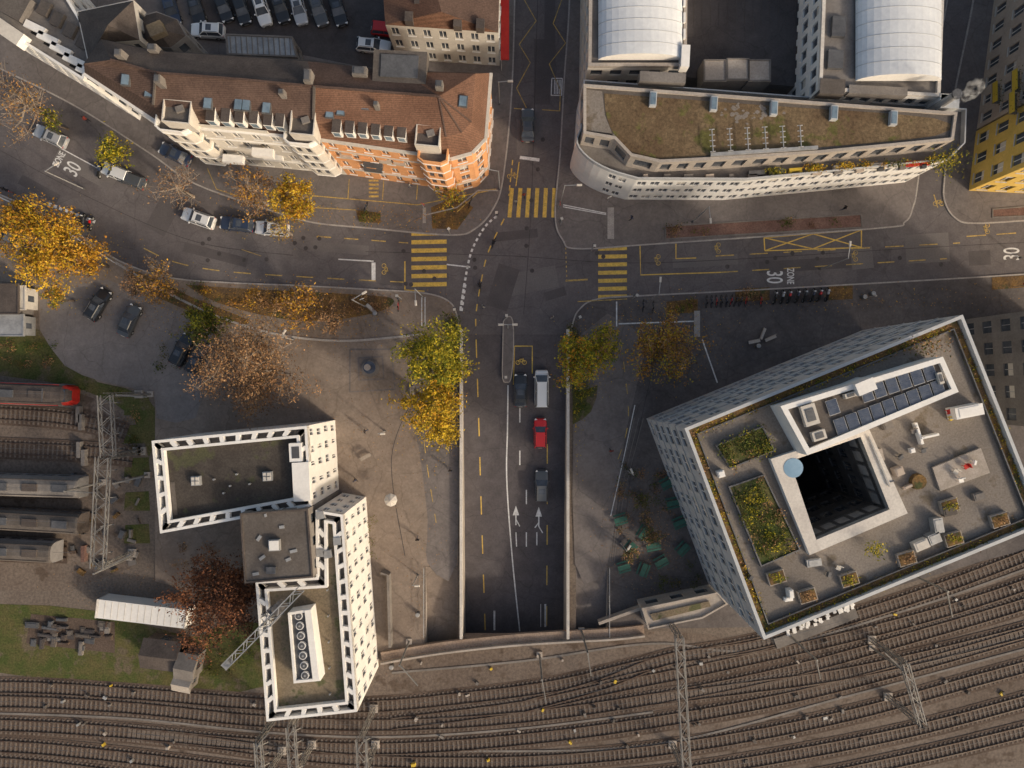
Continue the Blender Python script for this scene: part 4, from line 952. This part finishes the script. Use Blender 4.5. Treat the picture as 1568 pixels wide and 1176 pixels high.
# ---------------------------------------------------------------- vehicles
def car_mesh(kind,pm):
    L,W,Ht={'hatch':(4.2,1.8,1.5),'sedan':(4.6,1.83,1.46),'suv':(4.6,1.88,1.68),'van':(5.1,1.95,1.95),'wagon':(4.7,1.84,1.5)}[kind]
    m=M(); hw=W/2
    st=[(-.5,.78,.62),(-.485,.9,.86),(-.44,.97,.95),(-.3,1,.98),(0,1,.97),(.2,1,.96),(.33,.985,.88),(.43,.93,.80),(.48,.84,.70),(.5,.68,.55)]
    hk=Ht/1.5
    rings=[]
    for x,k,z in st:
        z*=hk; w_=hw*k
        rings.append([(x*L,-w_*.95,.22),(x*L,-w_,.45),(x*L,-w_,z*.78),(x*L,-w_*.93,z*.95),(x*L,-w_*.6,z),(x*L,w_*.6,z),(x*L,w_*.93,z*.95),(x*L,w_,z*.78),(x*L,w_,.45),(x*L,w_*.95,.22)])
    n0=len(m.v); k_=len(rings[0])
    for r_ in rings: m.v+=r_
    i0=m.mi(pm)
    for i in range(len(rings)-1):
        for j in range(k_):
            a=n0+i*k_+j;b=n0+i*k_+(j+1)%k_; m.f.append((a,b,b+k_,a+k_)); m.m.append(i0)
    m.f.append(tuple(range(n0+k_-1,n0-1,-1))); m.m.append(i0); e=n0+(len(rings)-1)*k_; m.f.append(tuple(range(e,e+k_))); m.m.append(i0)
    xr0,xr1,xf1,xf0={'hatch':(-.48,-.40,.06,.24),'sedan':(-.37,-.24,.04,.22),'suv':(-.48,-.41,.06,.22),'van':(-.49,-.47,.20,.37),'wagon':(-.485,-.40,.03,.2)}[kind]
    zb=.93*hk; zt=Ht-.03
    if kind=='van': zb=.95*hk
    wb,wt=hw*.90,hw*.72
    b4=[(xr0*L,-wb,zb),(xf0*L,-wb,zb),(xf0*L,wb,zb),(xr0*L,wb,zb)]
    t4=[(xr1*L,-wt,zt),(xf1*L,-wt,zt),(xf1*L,wt,zt),(xr1*L,wt,zt)]
    m.face([b4[1],b4[2],t4[2],t4[1]],glass); m.face([b4[3],b4[0],t4[0],t4[3]],glass)
    m.face([b4[0],b4[1],t4[1],t4[0]],glass); m.face([b4[2],b4[3],t4[3],t4[2]],glass)
    ro=[(xr1*L-.05,-wt-.03),(xf1*L+.05,-wt-.03),(xf1*L+.05,wt+.03),(xr1*L-.05,wt+.03)]
    m.hexa([(x,y,zt-.01) for x,y in ro],[(x*.97,y*.9,zt+.05) for x,y in ro],pm)
    for a,b in zip(b4,t4): m.bar(a,b,.09,.07,pm)
    for s_ in (-1,1): m.bar((-.05*L,s_*wb,zb),(-.05*L,s_*(wt+.01),zt),.08,.04,pm)
    for sx in (-.31,.31):
        for s_ in (-1,1):
            m.tube((sx*L,s_*(hw-.2),.33),(sx*L,s_*(hw+.012),.33),.33,.33,rubber,16); m.tube((sx*L,s_*(hw+.012),.33),(sx*L,s_*(hw+.02),.33),.2,.18,metalg,12)
    for s_ in (-1,1):
        m.box((xf0*L-.25,s_*(hw+.08),.95*hk),.16,.2,.14,pm); m.box((.455*L,s_*hw*.68,.58*hk),.28,.34,.16,lightw,-s_*.5); m.box((-.478*L,s_*hw*.74,.66*hk),.12,.3,.16,lightr)
    m.bar((.505*L,-hw*.4,.42),(.505*L,hw*.4,.42),.06,.16,metald); m.bar((-.5*L,-.26,.6),(-.5*L,.26,.6),.06,.12,whited)
    if kind in('suv','wagon','van'):
        for s_ in (-1,1): m.bar((xr1*L+.2,s_*wt*.93,zt+.09),(xf1*L-.15,s_*wt*.93,zt+.09),.04,.05,metald)
    if kind not in ('van','hatch'): m.box(((xf1*L+xr1*L)/2+.3,0,zt+.05),.75,.85,.01,glass)
    return m
CM={}
def car(name,kind,pm,x,y,hx,hy,ramp=False,z=None):
    key=(kind,pm.name)
    p=PR(x,y,.01) if ramp else P(x,y,.8)
    if not ramp: p.z=z if z is not None else .006
    if key not in CM:
        o=car_mesh(kind,pm).build(name,None,False,.035); CM[key]=o
    else:
        o=CM[key].copy(); o.name=name; scene.collection.objects.link(o)
    o.name=name
    o.location=p; a=math.atan2(-hy,hx)
    pitch=0
    if ramp:
        sl=(rampz(p.y+1)-rampz(p.y-1))/2; pitch=-math.atan(sl)*(1 if -hy>0 else -1)
    o.rotation_euler=(0,pitch,a)
car('car','sedan',C_g,808,191,0,-1);car('car','sedan',C_k,797,597,0,-1,True);car('van','van',C_w,829,594,0,-1,True);car('car','hatch',C_r,827,662,0,-1,True);car('suv','suv',C_g,829,742,0,-1,True)
for kd,pm,x,y,hx,hy,z in (('suv',C_w,318,47,-1,-.05,.13),('wagon',C_w,572,70,1,.1,.13),('suv',C_w,401,14,.3,1,.13),('sedan',C_s,457,12,.25,1,.13),('sedan',C_k,300,12,.3,1,.13),('hatch',C_k,342,10,.35,1,.13),('hatch',C_k,370,14,.3,1,.13),('suv',C_k,429,10,.3,1,.13),('wagon',C_g,487,14,.33,1,.13),('sedan',C_k,517,14,.3,1,.13),('hatch',C_r,592,45,.9,.1,.13),('sedan',C_b,262,14,.3,1,.13),
    ('wagon',C_s,76,208,-1,-.45,None),('sedan',C_b,268,236,-1,-.5,.13),('hatch',C_w,178,264,-1,-.4,None),('hatch',C_g,200,274,-1,-.4,None),('suv',C_w,303,334,-1,-.35,None),('wagon',C_b,362,343,-1,-.12,None),('suv',C_w,416,350,-1,-.1,None),
    ('wagon',C_k,150,466,.6,-1,.115),('sedan',C_g,198,491,.45,-1,.115),('suv',C_k,279,536,.5,-1,.115),('wagon',C_k,303,548,.5,-1,.115),('hatch',C_k,10,360,1,.5,.13)):
    car('parked_car' ,kd,pm,x,y,hx,hy,False,z)
def moto(col):
    m=M()
    for x in (-.7,.7):
        m.tube((x,-.07,.31),(x,.07,.31),.31,.31,rubber,14); m.tube((x,-.08,.31),(x,.08,.31),.17,.17,metalg,10)
    m.hexa([(-.5,-.13,.4),(.45,-.14,.4),(.45,.14,.4),(-.5,.13,.4)],[(-.35,-.1,.75),(.3,-.1,.8),(.3,.1,.8),(-.35,.1,.75)],metald)
    m.hexa([(-.05,-.17,.75),(.4,-.14,.8),(.4,.14,.8),(-.05,.17,.75)],[(0,-.1,.95),(.35,-.08,1.02),(.35,.08,1.02),(0,.1,.95)],col)
    m.hexa([(-.85,-.14,.75),(-.05,-.15,.72),(-.05,.15,.72),(-.85,.14,.75)],[(-.85,-.1,.88),(-.08,-.12,.84),(-.08,.12,.84),(-.85,.1,.88)],rubber)
    for s_ in (-.1,.1): m.bar((.7,s_,.31),(.42,s_*.8,1.0),.05,.05,metalg)
    m.bar((.36,-.36,1.06),(.36,.36,1.06),.05,.05,metald); m.box((.52,0,.85),.16,.2,.2,lightw); m.bar((.2,.36,1.1),(.36,.36,1.1),.05,.08,metald)
    return m
def bike(col):
    m=M()
    for x in (-.52,.52):
        for k in range(16):
            t0,t1=k*math.pi/8,(k+1)*math.pi/8
            m.bar((x+.34*math.cos(t0),0,.34+.34*math.sin(t0)),(x+.34*math.cos(t1),0,.34+.34*math.sin(t1)),.05,.05,rubber)
    for a,b in (((-.52,0,.34),(-.05,0,.3)),((-.05,0,.3),(-.2,0,.85)),((-.2,0,.8),(.35,0,.8)),((-.05,0,.3),(.35,0,.75)),((-.52,0,.34),(-.2,0,.75)),((.52,0,.34),(.35,0,.95))): m.bar(a,b,.05,.05,col)
    m.bar((.33,-.28,.97),(.33,.28,.97),.04,.04,metald); m.box((-.22,0,.86),.26,.15,.06,rubber)
    return m
def place(o,x,y,z,a): p=P(x,y,.5); o.location=(p.x,p.y,z); o.rotation_euler=(0,0,a)
MT=[moto(c).build('motorcycle') for c in (C_k,C_s,C_r,C_b)]
pos=[(1186+i*11.5,455-i*.6,.115) for i in range(8)]+[(126,337,.006),(152,262,.006),(138,342,.006)]
for i,(x,y,z) in enumerate(pos):
    o=MT[i] if i<4 else MT[(i*3)%4].copy()
    if i>=4: scene.collection.objects.link(o)
    place(o,x+R.uniform(-1,1),y,z,1.3+R.uniform(-.15,.15))
BT=[bike(c).build('bicycle') for c in (C_k,C_b,C_r)]
pos=[(1082+i*7.5,462-i*.3) for i in range(9)]+[(720,310),(985,468),(610,468),(1000,470),(560,318),(1165,460)]
for i,(x,y) in enumerate(pos):
    o=BT[i] if i<3 else BT[i%3].copy()
    if i>=3: scene.collection.objects.link(o)
    place(o,x,y,.125,1.4+R.uniform(-.25,.25))
# ---------------------------------------------------------------- people
def person(name,coat,legs,pose='walk'):
    if pose=='walk':
        J={'pel':(0,0,.95,.14),'sp':(0.01,0,1.15,.14),'ch':(.02,0,1.36,.16),'nk':(.03,0,1.5,.065),'hd':(.05,0,1.62,.1),'ht':(.05,0,1.72,.085),
        'ls':(.02,.19,1.43,.07),'le':(-.1,.25,1.17,.05),'lh':(.05,.26,.93,.035),'rs':(.02,-.19,1.43,.07),'re':(.1,-.25,1.17,.05),'rh':(.22,-.24,.98,.035),
        'lhip':(0,.1,.88,.1),'lk':(.18,.1,.5,.065),'la':(.2,.1,.09,.045),'lt':(.36,.11,.05,.04),'rhip':(0,-.1,.88,.1),'rk':(-.02,-.1,.48,.065),'ra':(-.3,-.1,.16,.045),'rt':(-.2,-.11,.04,.04)}
    else:
        J={'pel':(-.22,0,.98,.14),'sp':(-.1,0,1.15,.14),'ch':(.06,0,1.32,.16),'nk':(.15,0,1.43,.065),'hd':(.22,0,1.53,.1),'ht':(.24,0,1.64,.09),
        'ls':(.06,.19,1.38,.07),'le':(.2,.25,1.15,.05),'lh':(.35,.25,1.0,.04),'rs':(.06,-.19,1.38,.07),'re':(.2,-.25,1.15,.05),'rh':(.35,-.25,1.0,.04),
        'lhip':(-.2,.1,.92,.1),'lk':(.2,.12,.75,.07),'la':(.05,.12,.35,.045),'lt':(.2,.12,.3,.04),'rhip':(-.2,-.1,.92,.1),'rk':(.15,-.12,.55,.07),'ra':(-.05,-.12,.2,.045),'rt':(.1,-.12,.14,.04)}
    ks=list(J); E_=[('pel','sp'),('sp','ch'),('ch','nk'),('nk','hd'),('hd','ht'),('ch','ls'),('ls','le'),('le','lh'),('ch','rs'),('rs','re'),('re','rh'),('pel','lhip'),('lhip','lk'),('lk','la'),('la','lt'),('pel','rhip'),('rhip','rk'),('rk','ra'),('ra','rt')]
    me=bpy.data.meshes.new('tmp'); me.from_pydata([J[k][:3] for k in ks],[(ks.index(a),ks.index(b)) for a,b in E_],[])
    o=bpy.data.objects.new('tmp',me); scene.collection.objects.link(o); o.modifiers.new('s','SKIN'); sb=o.modifiers.new('u','SUBSURF'); sb.levels=1
    for i,k in enumerate(ks):
        v=me.skin_vertices[0].data[i]; v.radius=(J[k][3],J[k][3]); v.use_root=(k=='pel')
    dg=bpy.context.evaluated_depsgraph_get(); nm=bpy.data.meshes.new_from_object(o.evaluated_get(dg)); bpy.data.objects.remove(o)
    nm.materials.clear()
    for m_ in (coat,legs,skin,hair): nm.materials.append(m_)
    hz=J['hd'][2]
    for p in nm.polygons:
        c=p.center; p.use_smooth=True
        hand=any((c-Vector(J[k][:3])).length<.07 for k in ('lh','rh'))
        p.material_index=3 if (c.z>hz+.03 or (c.z>hz-.08 and c.x<J['hd'][0]-.02)) else 2 if (c.z>J['nk'][2]+.03 or hand) else 0 if c.z>J['pel'][2]-.08 else 1
    ob_=bpy.data.objects.new(name,nm); scene.collection.objects.link(ob_); return ob_
pp=[person('pedestrian',cl[i],cl[j]) for i,j in ((0,1),(2,4),(3,1),(1,0))]
pos=[(560,660,0,.1),(802,300,1.6,.01),(845,487,2,.01),(630,540,1,.1),(1290,320,0,.125),(134,184,2.6,.01),(740,470,.5,.01),(545,735,2,.1),(640,825,1.5,.1),(1010,640,1,.1),(790,310,1.5,.01),(966,335,.3,.125),(690,720,1.5,.106),(935,690,1.5,.106),(628,285,0,.125)]
for i,(x,y,a,z) in enumerate(pos):
    o=pp[i] if i<4 else pp[i%4].copy()
    if i>=4: scene.collection.objects.link(o)
    place(o,x,y,z,a)
def cyclist(x,y,a,col):
    o=person('cyclist',cl[0],cl[1],'ride'); b=bike(col).build('bicycle',o); place(o,x,y,.01,a)
cyclist(735,437,1.7,C_k);cyclist(12,292,2.7,C_r);cyclist(756,372,1.2,C_b)
# ---------------------------------------------------------------- street furniture
def lamp(x,y,ang,h_=8,arm_=1.8,double=False):
    m=M(); m.tube((0,0,0),(0,0,h_),.09,.06,metalg,8); m.tube((0,0,0),(0,0,.4),.14,.14,metald,8)
    for s_ in ((1,-1) if double else (1,)):
        m.bar((0,0,h_-.1),(arm_*s_,0,h_+.2),.08,.08,metalg); m.hexa([(arm_*s_-.35,-.14,h_+.12),(arm_*s_+.35,-.14,h_+.12),(arm_*s_+.35,.14,h_+.12),(arm_*s_-.35,.14,h_+.12)],[(arm_*s_-.3,-.1,h_+.28),(arm_*s_+.3,-.1,h_+.28),(arm_*s_+.3,.1,h_+.28),(arm_*s_-.3,.1,h_+.28)],whited)
    o=m.build('street_lamp'); p=P(x,y,0); o.location=(p.x,p.y,.1); o.rotation_euler=(0,0,ang)
for a in ((778,503,0,6,.9,True),(765,290,3),(858,310,0),(1255,412,1.5),(990,462,1.5),(648,455,-1.5),(560,470,.5),(130,290,.5),(590,660,0,5,.6),(950,830,1,5,.6),(1560,395,1.5),(765,160,0,7,1.5),(640,880,0,5,.6),(960,720,2,5,.6),(1060,340,-1.5),(450,520,1,5,.8)): lamp(*a)
def tlight(x,y,ang):
    m=M(); m.tube((0,0,0),(0,0,3.4),.06,.06,metalg,8); m.box((.15,0,2.5),.22,.28,.85,metald); m.box((.0,.3,2.4),.2,.22,.6,metald)
    for k in range(3): m.tube((.27,0,2.62+k*.26),(.32,0,2.62+k*.26),.09,.1,darkm,8)
    m.box((.1,0,3.36),.36,.34,.05,whited)
    o=m.build('traffic_light'); p=P(x,y,0); o.location=(p.x,p.y,.1); o.rotation_euler=(0,0,ang)
for x,y,a in ((776,488,1.6),(760,335,0),(858,345,2),(698,478,0),(885,490,2),(690,360,1),(905,384,0),(968,458,1),(615,458,3),(775,579,1.6)): tlight(x,y,a)
def sign(x,y,a,c1=white):
    m=M(); m.tube((0,0,0),(0,0,2.6),.04,.04,metalg,6); m.tube((.05,0,2.3),(.09,0,2.3),.32,.32,c1,16); m.tube((.091,0,2.3),(.1,0,2.3),.24,.24,C_b if c1 is white else white,16)
    o=m.build('traffic_sign'); p=P(x,y,0); o.location=(p.x,p.y,.1); o.rotation_euler=(0,0,a)
for x,y,a in ((855,318,0),(560,462,2),(650,320,1),(930,310,2),(1325,456,1),(1550,440,1),(690,500,1)): sign(x,y,a,R.choice([white,redp]))
um=M(); p=P(598,766,2.6)
for k in range(8):
    t0,t1=k*math.pi/4,(k+1)*math.pi/4
    um.face([(p.x,p.y,2.9),(p.x+.9*math.cos(t0),p.y+.9*math.sin(t0),2.45),(p.x+.9*math.cos(t1),p.y+.9*math.sin(t1),2.45)],whited if k%2 else concl)
    um.bar((p.x,p.y,2.88),(p.x+.9*math.cos(t0),p.y+.9*math.sin(t0),2.46),.03,.03,conc)
um.tube((p.x,p.y,.1),(p.x,p.y,2.9),.04,.04,metalg,6); um.tube((p.x,p.y,.1),(p.x,p.y,.2),.4,.4,conc,12); um.build('parasol')
fo=M(); c=P(567,563)
for q,dz in (([(536,535),(600,535),(605,596),(536,600)],0),([(549,548),(586,546),(588,580),(550,582)],.003)):
    pq_=PL(q); pq_.append(pq_[0]); fo.ribbon([Vector((v.x,v.y,.108+dz)) for v in pq_],.25,pave)
fo.tube((c.x,c.y,.1),(c.x,c.y,.26),1.35,1.35,concd,8);fo.tube((c.x,c.y,.26),(c.x,c.y,.72),.95,1.0,concd,16);fo.tube((c.x,c.y,.72),(c.x,c.y,.75),.85,.85,solar,16);fo.tube((c.x,c.y,.75),(c.x,c.y,1.9),.28,.18,concd,10);fo.tube((c.x,c.y,1.9),(c.x,c.y,2.05),.4,.45,conc,12)
fo.build('fountain')
for x,y,w_,a in ((950,795,1.8,.3),(985,815,1.8,1),(1000,835,2,.2),(1012,860,1.8,.5),(965,838,1.6,.9),(955,868,1.7,.3),(985,872,1.8,1.2),(1040,800,1.8,.4),(1030,770,1.8,.2),(1045,840,1.8,.8),(1020,740,1.6,.5)):
    m=M(); m.box((0,0,.7),w_,.7,.05,greenp)
    for s_ in (-.65,.65): m.box((0,s_,.42),w_,.25,.05,greenp); 
    for s_ in (-w_*.35,w_*.35):
        m.bar((s_,-.6,0),(s_,-.2,.7),.06,.06,metald);m.bar((s_,.6,0),(s_,.2,.7),.06,.06,metald);m.bar((s_,-.7,.38),(s_,.7,.38),.05,.05,metald)
    o=m.build('picnic_table');place(o,x,y,.102,a)
for x,y in ((575,480),(1335,450),(640,940),(1160,530),(600,1020),(1322,455)):
    m=M(); m.tube((0,0,0),(0,0,.9),.28,.3,metald,12); m.tube((0,0,.9),(0,0,.98),.32,.25,metalg,12); o=m.build('litter_bin'); place(o,x,y,.1,0)
for x,y,a in ((568,472,2.4),(1155,523,.2),(1180,518,.4),(1168,511,1.2),(632,600,1.57),(560,700,.5)):
    m=M(); m.box((0,0,.42),1.6,.42,.05,concl if y<530 else woodm); m.box((0,.24,.6),1.6,.05,.3,woodm); 
    for s_ in (-.7,.7): m.box((s_,0,0),.08,.4,.42,metald)
    o=m.build('park_bench'); place(o,x,y,.1,a)
ml=M()
for k in range(60):
    x=R.uniform(590,1560); yb=1000+R.random()*170 if x<1150 else 980-(x-1150)*.25+R.random()*200
    p=P(x,yb); ml.box((p.x,p.y,.05),R.uniform(.2,.6),R.uniform(.2,.4),R.uniform(.2,.6),R.choice([lampy,conc,concd,metalg,concd,bitum,bitum,bitum]),R.random()*3)
for k in range(16):
    p=P(R.uniform(0,400),1048+R.random()*120); ml.box((p.x,p.y,.05),R.uniform(.2,.6),R.uniform(.2,.4),R.uniform(.3,.6),R.choice([lampy,conc,concd,metalg,bitum]),R.random()*3)
ml.build('trackside_boxes')
ct=M()
for s_ in ([(600,1030),(800,1012),(1000,985),(1160,995),(1400,930),(1600,860)],[(0,1092),(200,1100),(420,1122),(600,1128),(800,1115),(1000,1090)],[(700,1150),(1000,1140),(1300,1065),(1600,985)]):
    ct.kerb(PL(smooth(s_,8)),.28,.01,.10,concd)
ct.build('cable_trough')
mh=M()
for k in range(34):
    x,y=R.choice([(R.uniform(560,760),R.uniform(370,440)),(R.uniform(790,850),R.uniform(150,480)),(R.uniform(880,1500),R.uniform(385,412)),(R.uniform(250,500),R.uniform(360,400))])
    p=P(x,y); mh.tube((p.x,p.y,.0),(p.x,p.y,.016),.3,.3,asphy,12)
mh.build('manhole_covers')
# ---------------------------------------------------------------- trees
def tree(name,x,y,h,r,lm,nl,bm=None,leaf=.2,lim=8,twig=4):
    bm=bm or bark; m=M(); c=P(x,y,h*.65); B0=Vector((c.x,c.y,.05)); T=Vector((c.x+R.uniform(-.2,.2),c.y+R.uniform(-.2,.2),h*.3))
    rt=.05+r*.042
    m.tube(B0,T,rt*1.25,rt,bm,8); tips=[]
    top=Vector((c.x,c.y,h*.62)); m.tube(T,top,rt,rt*.6,bm,7)
    for i in range(lim+2):
        a=2*math.pi*i/lim+R.uniform(-.35,.35); k=R.uniform(.4,.8)*r if i<lim else R.uniform(0,.3)*r; zz=h*R.uniform(.5,.8) if i<lim else h*.88
        st_=T.lerp(top,R.random()); e=Vector((c.x+k*math.cos(a),c.y+k*math.sin(a),zz)); mid=st_.lerp(e,.5)+Vector((0,0,-.05*h))+Vector((R.uniform(-.2,.2),R.uniform(-.2,.2),0))
        m.tube(st_,mid,rt*.5,rt*.32,bm,5); m.tube(mid,e,rt*.32,rt*.16,bm,5)
        for j in range(5):
            s0=(mid.lerp(e,R.random())); e2=s0+Vector((R.gauss(0,.24)*r,R.gauss(0,.24)*r,R.uniform(-.02,.17)*h))
            dv=Vector((e2.x-c.x,e2.y-c.y,0))
            if dv.length>r*.98: e2-=dv*(1-r*.98/dv.length)
            m.tube(s0,e2,rt*.15,rt*.07,bm,4)
            for q in range(twig):
                s1=s0.lerp(e2,R.uniform(.3,1)); e3=s1+Vector((R.gauss(0,.11)*r,R.gauss(0,.11)*r,R.gauss(.02,.05)*h)); m.tube(s1,e3,rt*.05+.006,.01,bm,3); tips.append(e3)
    R.shuffle(tips)
    big=tips[:int(len(tips)*.85)]
    per=max(1,int(nl/len(big)))
    for t in big:
        pal=[R.choice(lm),R.choice(lm),R.choice(lm)]
        sg=r*R.uniform(.06,.12)
        leaves_into(m,t,(sg,sg,sg*.7),max(1,int(per*R.uniform(.3,1.7))),leaf,pal)
    m.build(name)
tree('autumn_tree',70,372,11,5.8,L_or+L_yl[:2],7500,None,.18,10,5);tree('autumn_tree',30,338,9,3.6,L_or,2600,None,.18);tree('autumn_tree',130,398,8,3.6,L_or+L_br[:1],2300,None,.18);tree('autumn_tree',85,455,6,2.0,L_yg+L_or,1000,None,.15)
tree('brown_plane_tree',380,565,13,7.0,L_br,11500,barkp,.14,12,7)
tree('green_tree',310,492,8,3.3,L_yg[:3]+L_gr,3400,None,.17);tree('autumn_tree',460,465,7,3.6,L_or+L_br,1900,None,.16);tree('autumn_tree',240,440,7,2.6,L_or+L_br,1100,None,.15);tree('autumn_tree',505,490,6,2.4,L_br,900,None,.14)
tree('autumn_tree',205,435,6,2.6,L_br,800,None,.14)
tree('linden_tree',665,540,12,4.7,L_yg,6800,None,.18,10,5);tree('linden_tree',682,575,10,3.2,L_yg+L_yl,2800,None,.17);tree('yellow_maple_tree',662,628,11,4.5,L_yl+L_or[:1],5600,None,.18,10,5);tree('yellow_maple_tree',680,665,8,2.6,L_yl,1700,None,.16)
tree('linden_tree',885,548,11,4.1,L_yg+L_or[1:2],4200,None,.16);tree('linden_tree',920,528,9,3.1,L_yg+L_br[:1],2200,None,.16);tree('autumn_tree',1015,530,11,5.0,L_or+L_br+L_yg[:1],4600,None,.16,10,5)
tree('copper_beech_tree',342,918,12,6.6,L_rd,13000,None,.17,13,6)
tree('autumn_tree',450,310,9,3.9,L_or+L_yl,3800,barkp,.17);tree('autumn_tree',385,295,9,3.9,L_br+L_or[:1],2000,barkp,.15,10,6)
tree('young_tree',172,232,6,2.7,L_yg,1800,None,.16);tree('young_tree',80,184,5,1.8,L_gr+L_yg,800,None,.15);tree('bare_tree',35,158,9,5.0,L_br+L_or[:1],1500,barkp,.14,10,6);tree('bare_tree',268,285,8,4.0,L_br,800,barkp,.13)
tree('young_tree',690,300,6,2.2,L_yg+L_or,800,None,.15);tree('bare_tree',240,415,6,2.4,L_br+L_or,400,barkp,.14)
tree('young_tree',1000,820,5,1.8,L_br+L_gr,600,None,.14);tree('young_tree',965,850,4,1.5,L_gr+L_br,400,None,.14);tree('young_tree',985,770,4,1.5,L_gr,400,None,.14)
tree('bare_tree',430,348,7,2.4,L_br+L_yl,600,barkp,.14);tree('young_tree',690,496,5,1.6,L_gr,600,None,.14)
sb=M()
for (x,y,rx,ry,n_,pal) in ((560,465,45,12,16,L_br),(380,455,70,12,22,L_or+L_br),(460,470,60,14,20,L_br),(260,450,60,14,16,L_br+L_gr),(880,520,6,20,10,L_gr),(690,500,10,12,10,L_gr),(985,760,40,50,26,L_gr+L_br),(1040,880,30,20,8,L_gr),(560,830,14,40,10,L_gr),(565,333,16,8,6,L_gr),(1045,470,18,8,6,L_br+L_yg),(20,540,70,20,20,L_gr+L_br),(150,600,60,10,10,L_gr),(350,1000,40,30,20,L_gr),(310,850,40,16,12,L_br),(205,660,15,30,8,L_gr+L_br),(1150,450,24,8,5,L_br),(1080,353,60,6,6,L_gr+L_br),(1250,343,60,6,6,L_gr+L_br),(260,545,20,20,8,L_gr),(890,600,10,30,14,L_gr+L_yg)):
    for _ in range(n_):
        p=P(x+R.uniform(-1,1)*rx,y+R.uniform(-1,1)*ry); leaves_into(sb,(p.x,p.y,.45),(.35,.35,.2),45,.12,[R.choice(pal),R.choice(pal)])
sb.build('shrubs')
fl=M()
for (x,y,rx,ry,n_,pal) in ((420,480,170,40,2400,L_or+L_br),(665,600,50,90,900,L_yl+L_or),(890,560,40,60,450,L_yl+L_or),(1015,520,90,60,700,L_or),(80,400,110,60,900,L_or+L_yl),(340,930,60,50,700,L_br+L_rd),(380,560,70,50,600,L_br),(420,330,70,30,500,L_or+L_yl),(560,650,100,120,300,L_br),(650,880,50,100,250,L_br),(990,820,60,90,900,L_br),(200,900,100,40,300,L_br),(1300,460,250,20,350,L_or+L_br),(620,335,100,20,250,L_or),(880,640,10,100,120,L_yl)):
    for _ in range(n_):
        xx=x+R.gauss(0,.55)*rx;yy=y+R.gauss(0,.55)*ry
        if 698<xx<880 and yy>500: continue
        if 649<xx<934 and yy>866: continue
        p=P(xx,yy); s_=R.uniform(.04,.1); a=R.random()*6
        u=Vector((math.cos(a),math.sin(a),0))*s_;v=Vector((-u.y,u.x,0))*.7
        p.z=.16+R.random()*.02; fl.face([p-u,p-v,p+u,p+v],R.choice(pal))
fl.build('fallen_leaves')
# ---------------------------------------------------------------- light & camera
az=Vector((.80,-.60)).normalized(); el=math.radians(24)
sd_=Vector((az.x*math.cos(el),az.y*math.cos(el),math.sin(el)))
ld=bpy.data.lights.new('sun','SUN'); ld.energy=2.5; ld.angle=math.radians(4); ld.color=(1,.87,.70)
lo=bpy.data.objects.new('sun',ld); lo.rotation_euler=sd_.to_track_quat('Z','Y').to_euler(); lo.location=(40,-30,60); scene.collection.objects.link(lo)
wd=bpy.data.worlds.new('World'); scene.world=wd; wd.use_nodes=True; nt=wd.node_tree
bg=nt.nodes['Background']; sk=nt.nodes.new('ShaderNodeTexSky'); sk.sky_type='NISHITA'; sk.sun_disc=False; sk.sun_elevation=el; sk.sun_rotation=math.atan2(az.x,az.y); sk.dust_density=6; sk.air_density=1.2; sk.ozone_density=.2
nt.links.new(sk.outputs[0],bg.inputs[0]); bg.inputs[1].default_value=.15
scene.view_settings.view_transform='Standard'; scene.view_settings.look='None'; scene.view_settings.exposure=0
cd=bpy.data.cameras.new('camera'); cd.sensor_width=36; cd.lens=18/(784*S/H); cd.clip_end=3000; cd.clip_start=.5
co_=bpy.data.objects.new('camera',cd); co_.location=(0,0,H); co_.rotation_euler=(0,0,0); scene.collection.objects.link(co_); scene.camera=co_
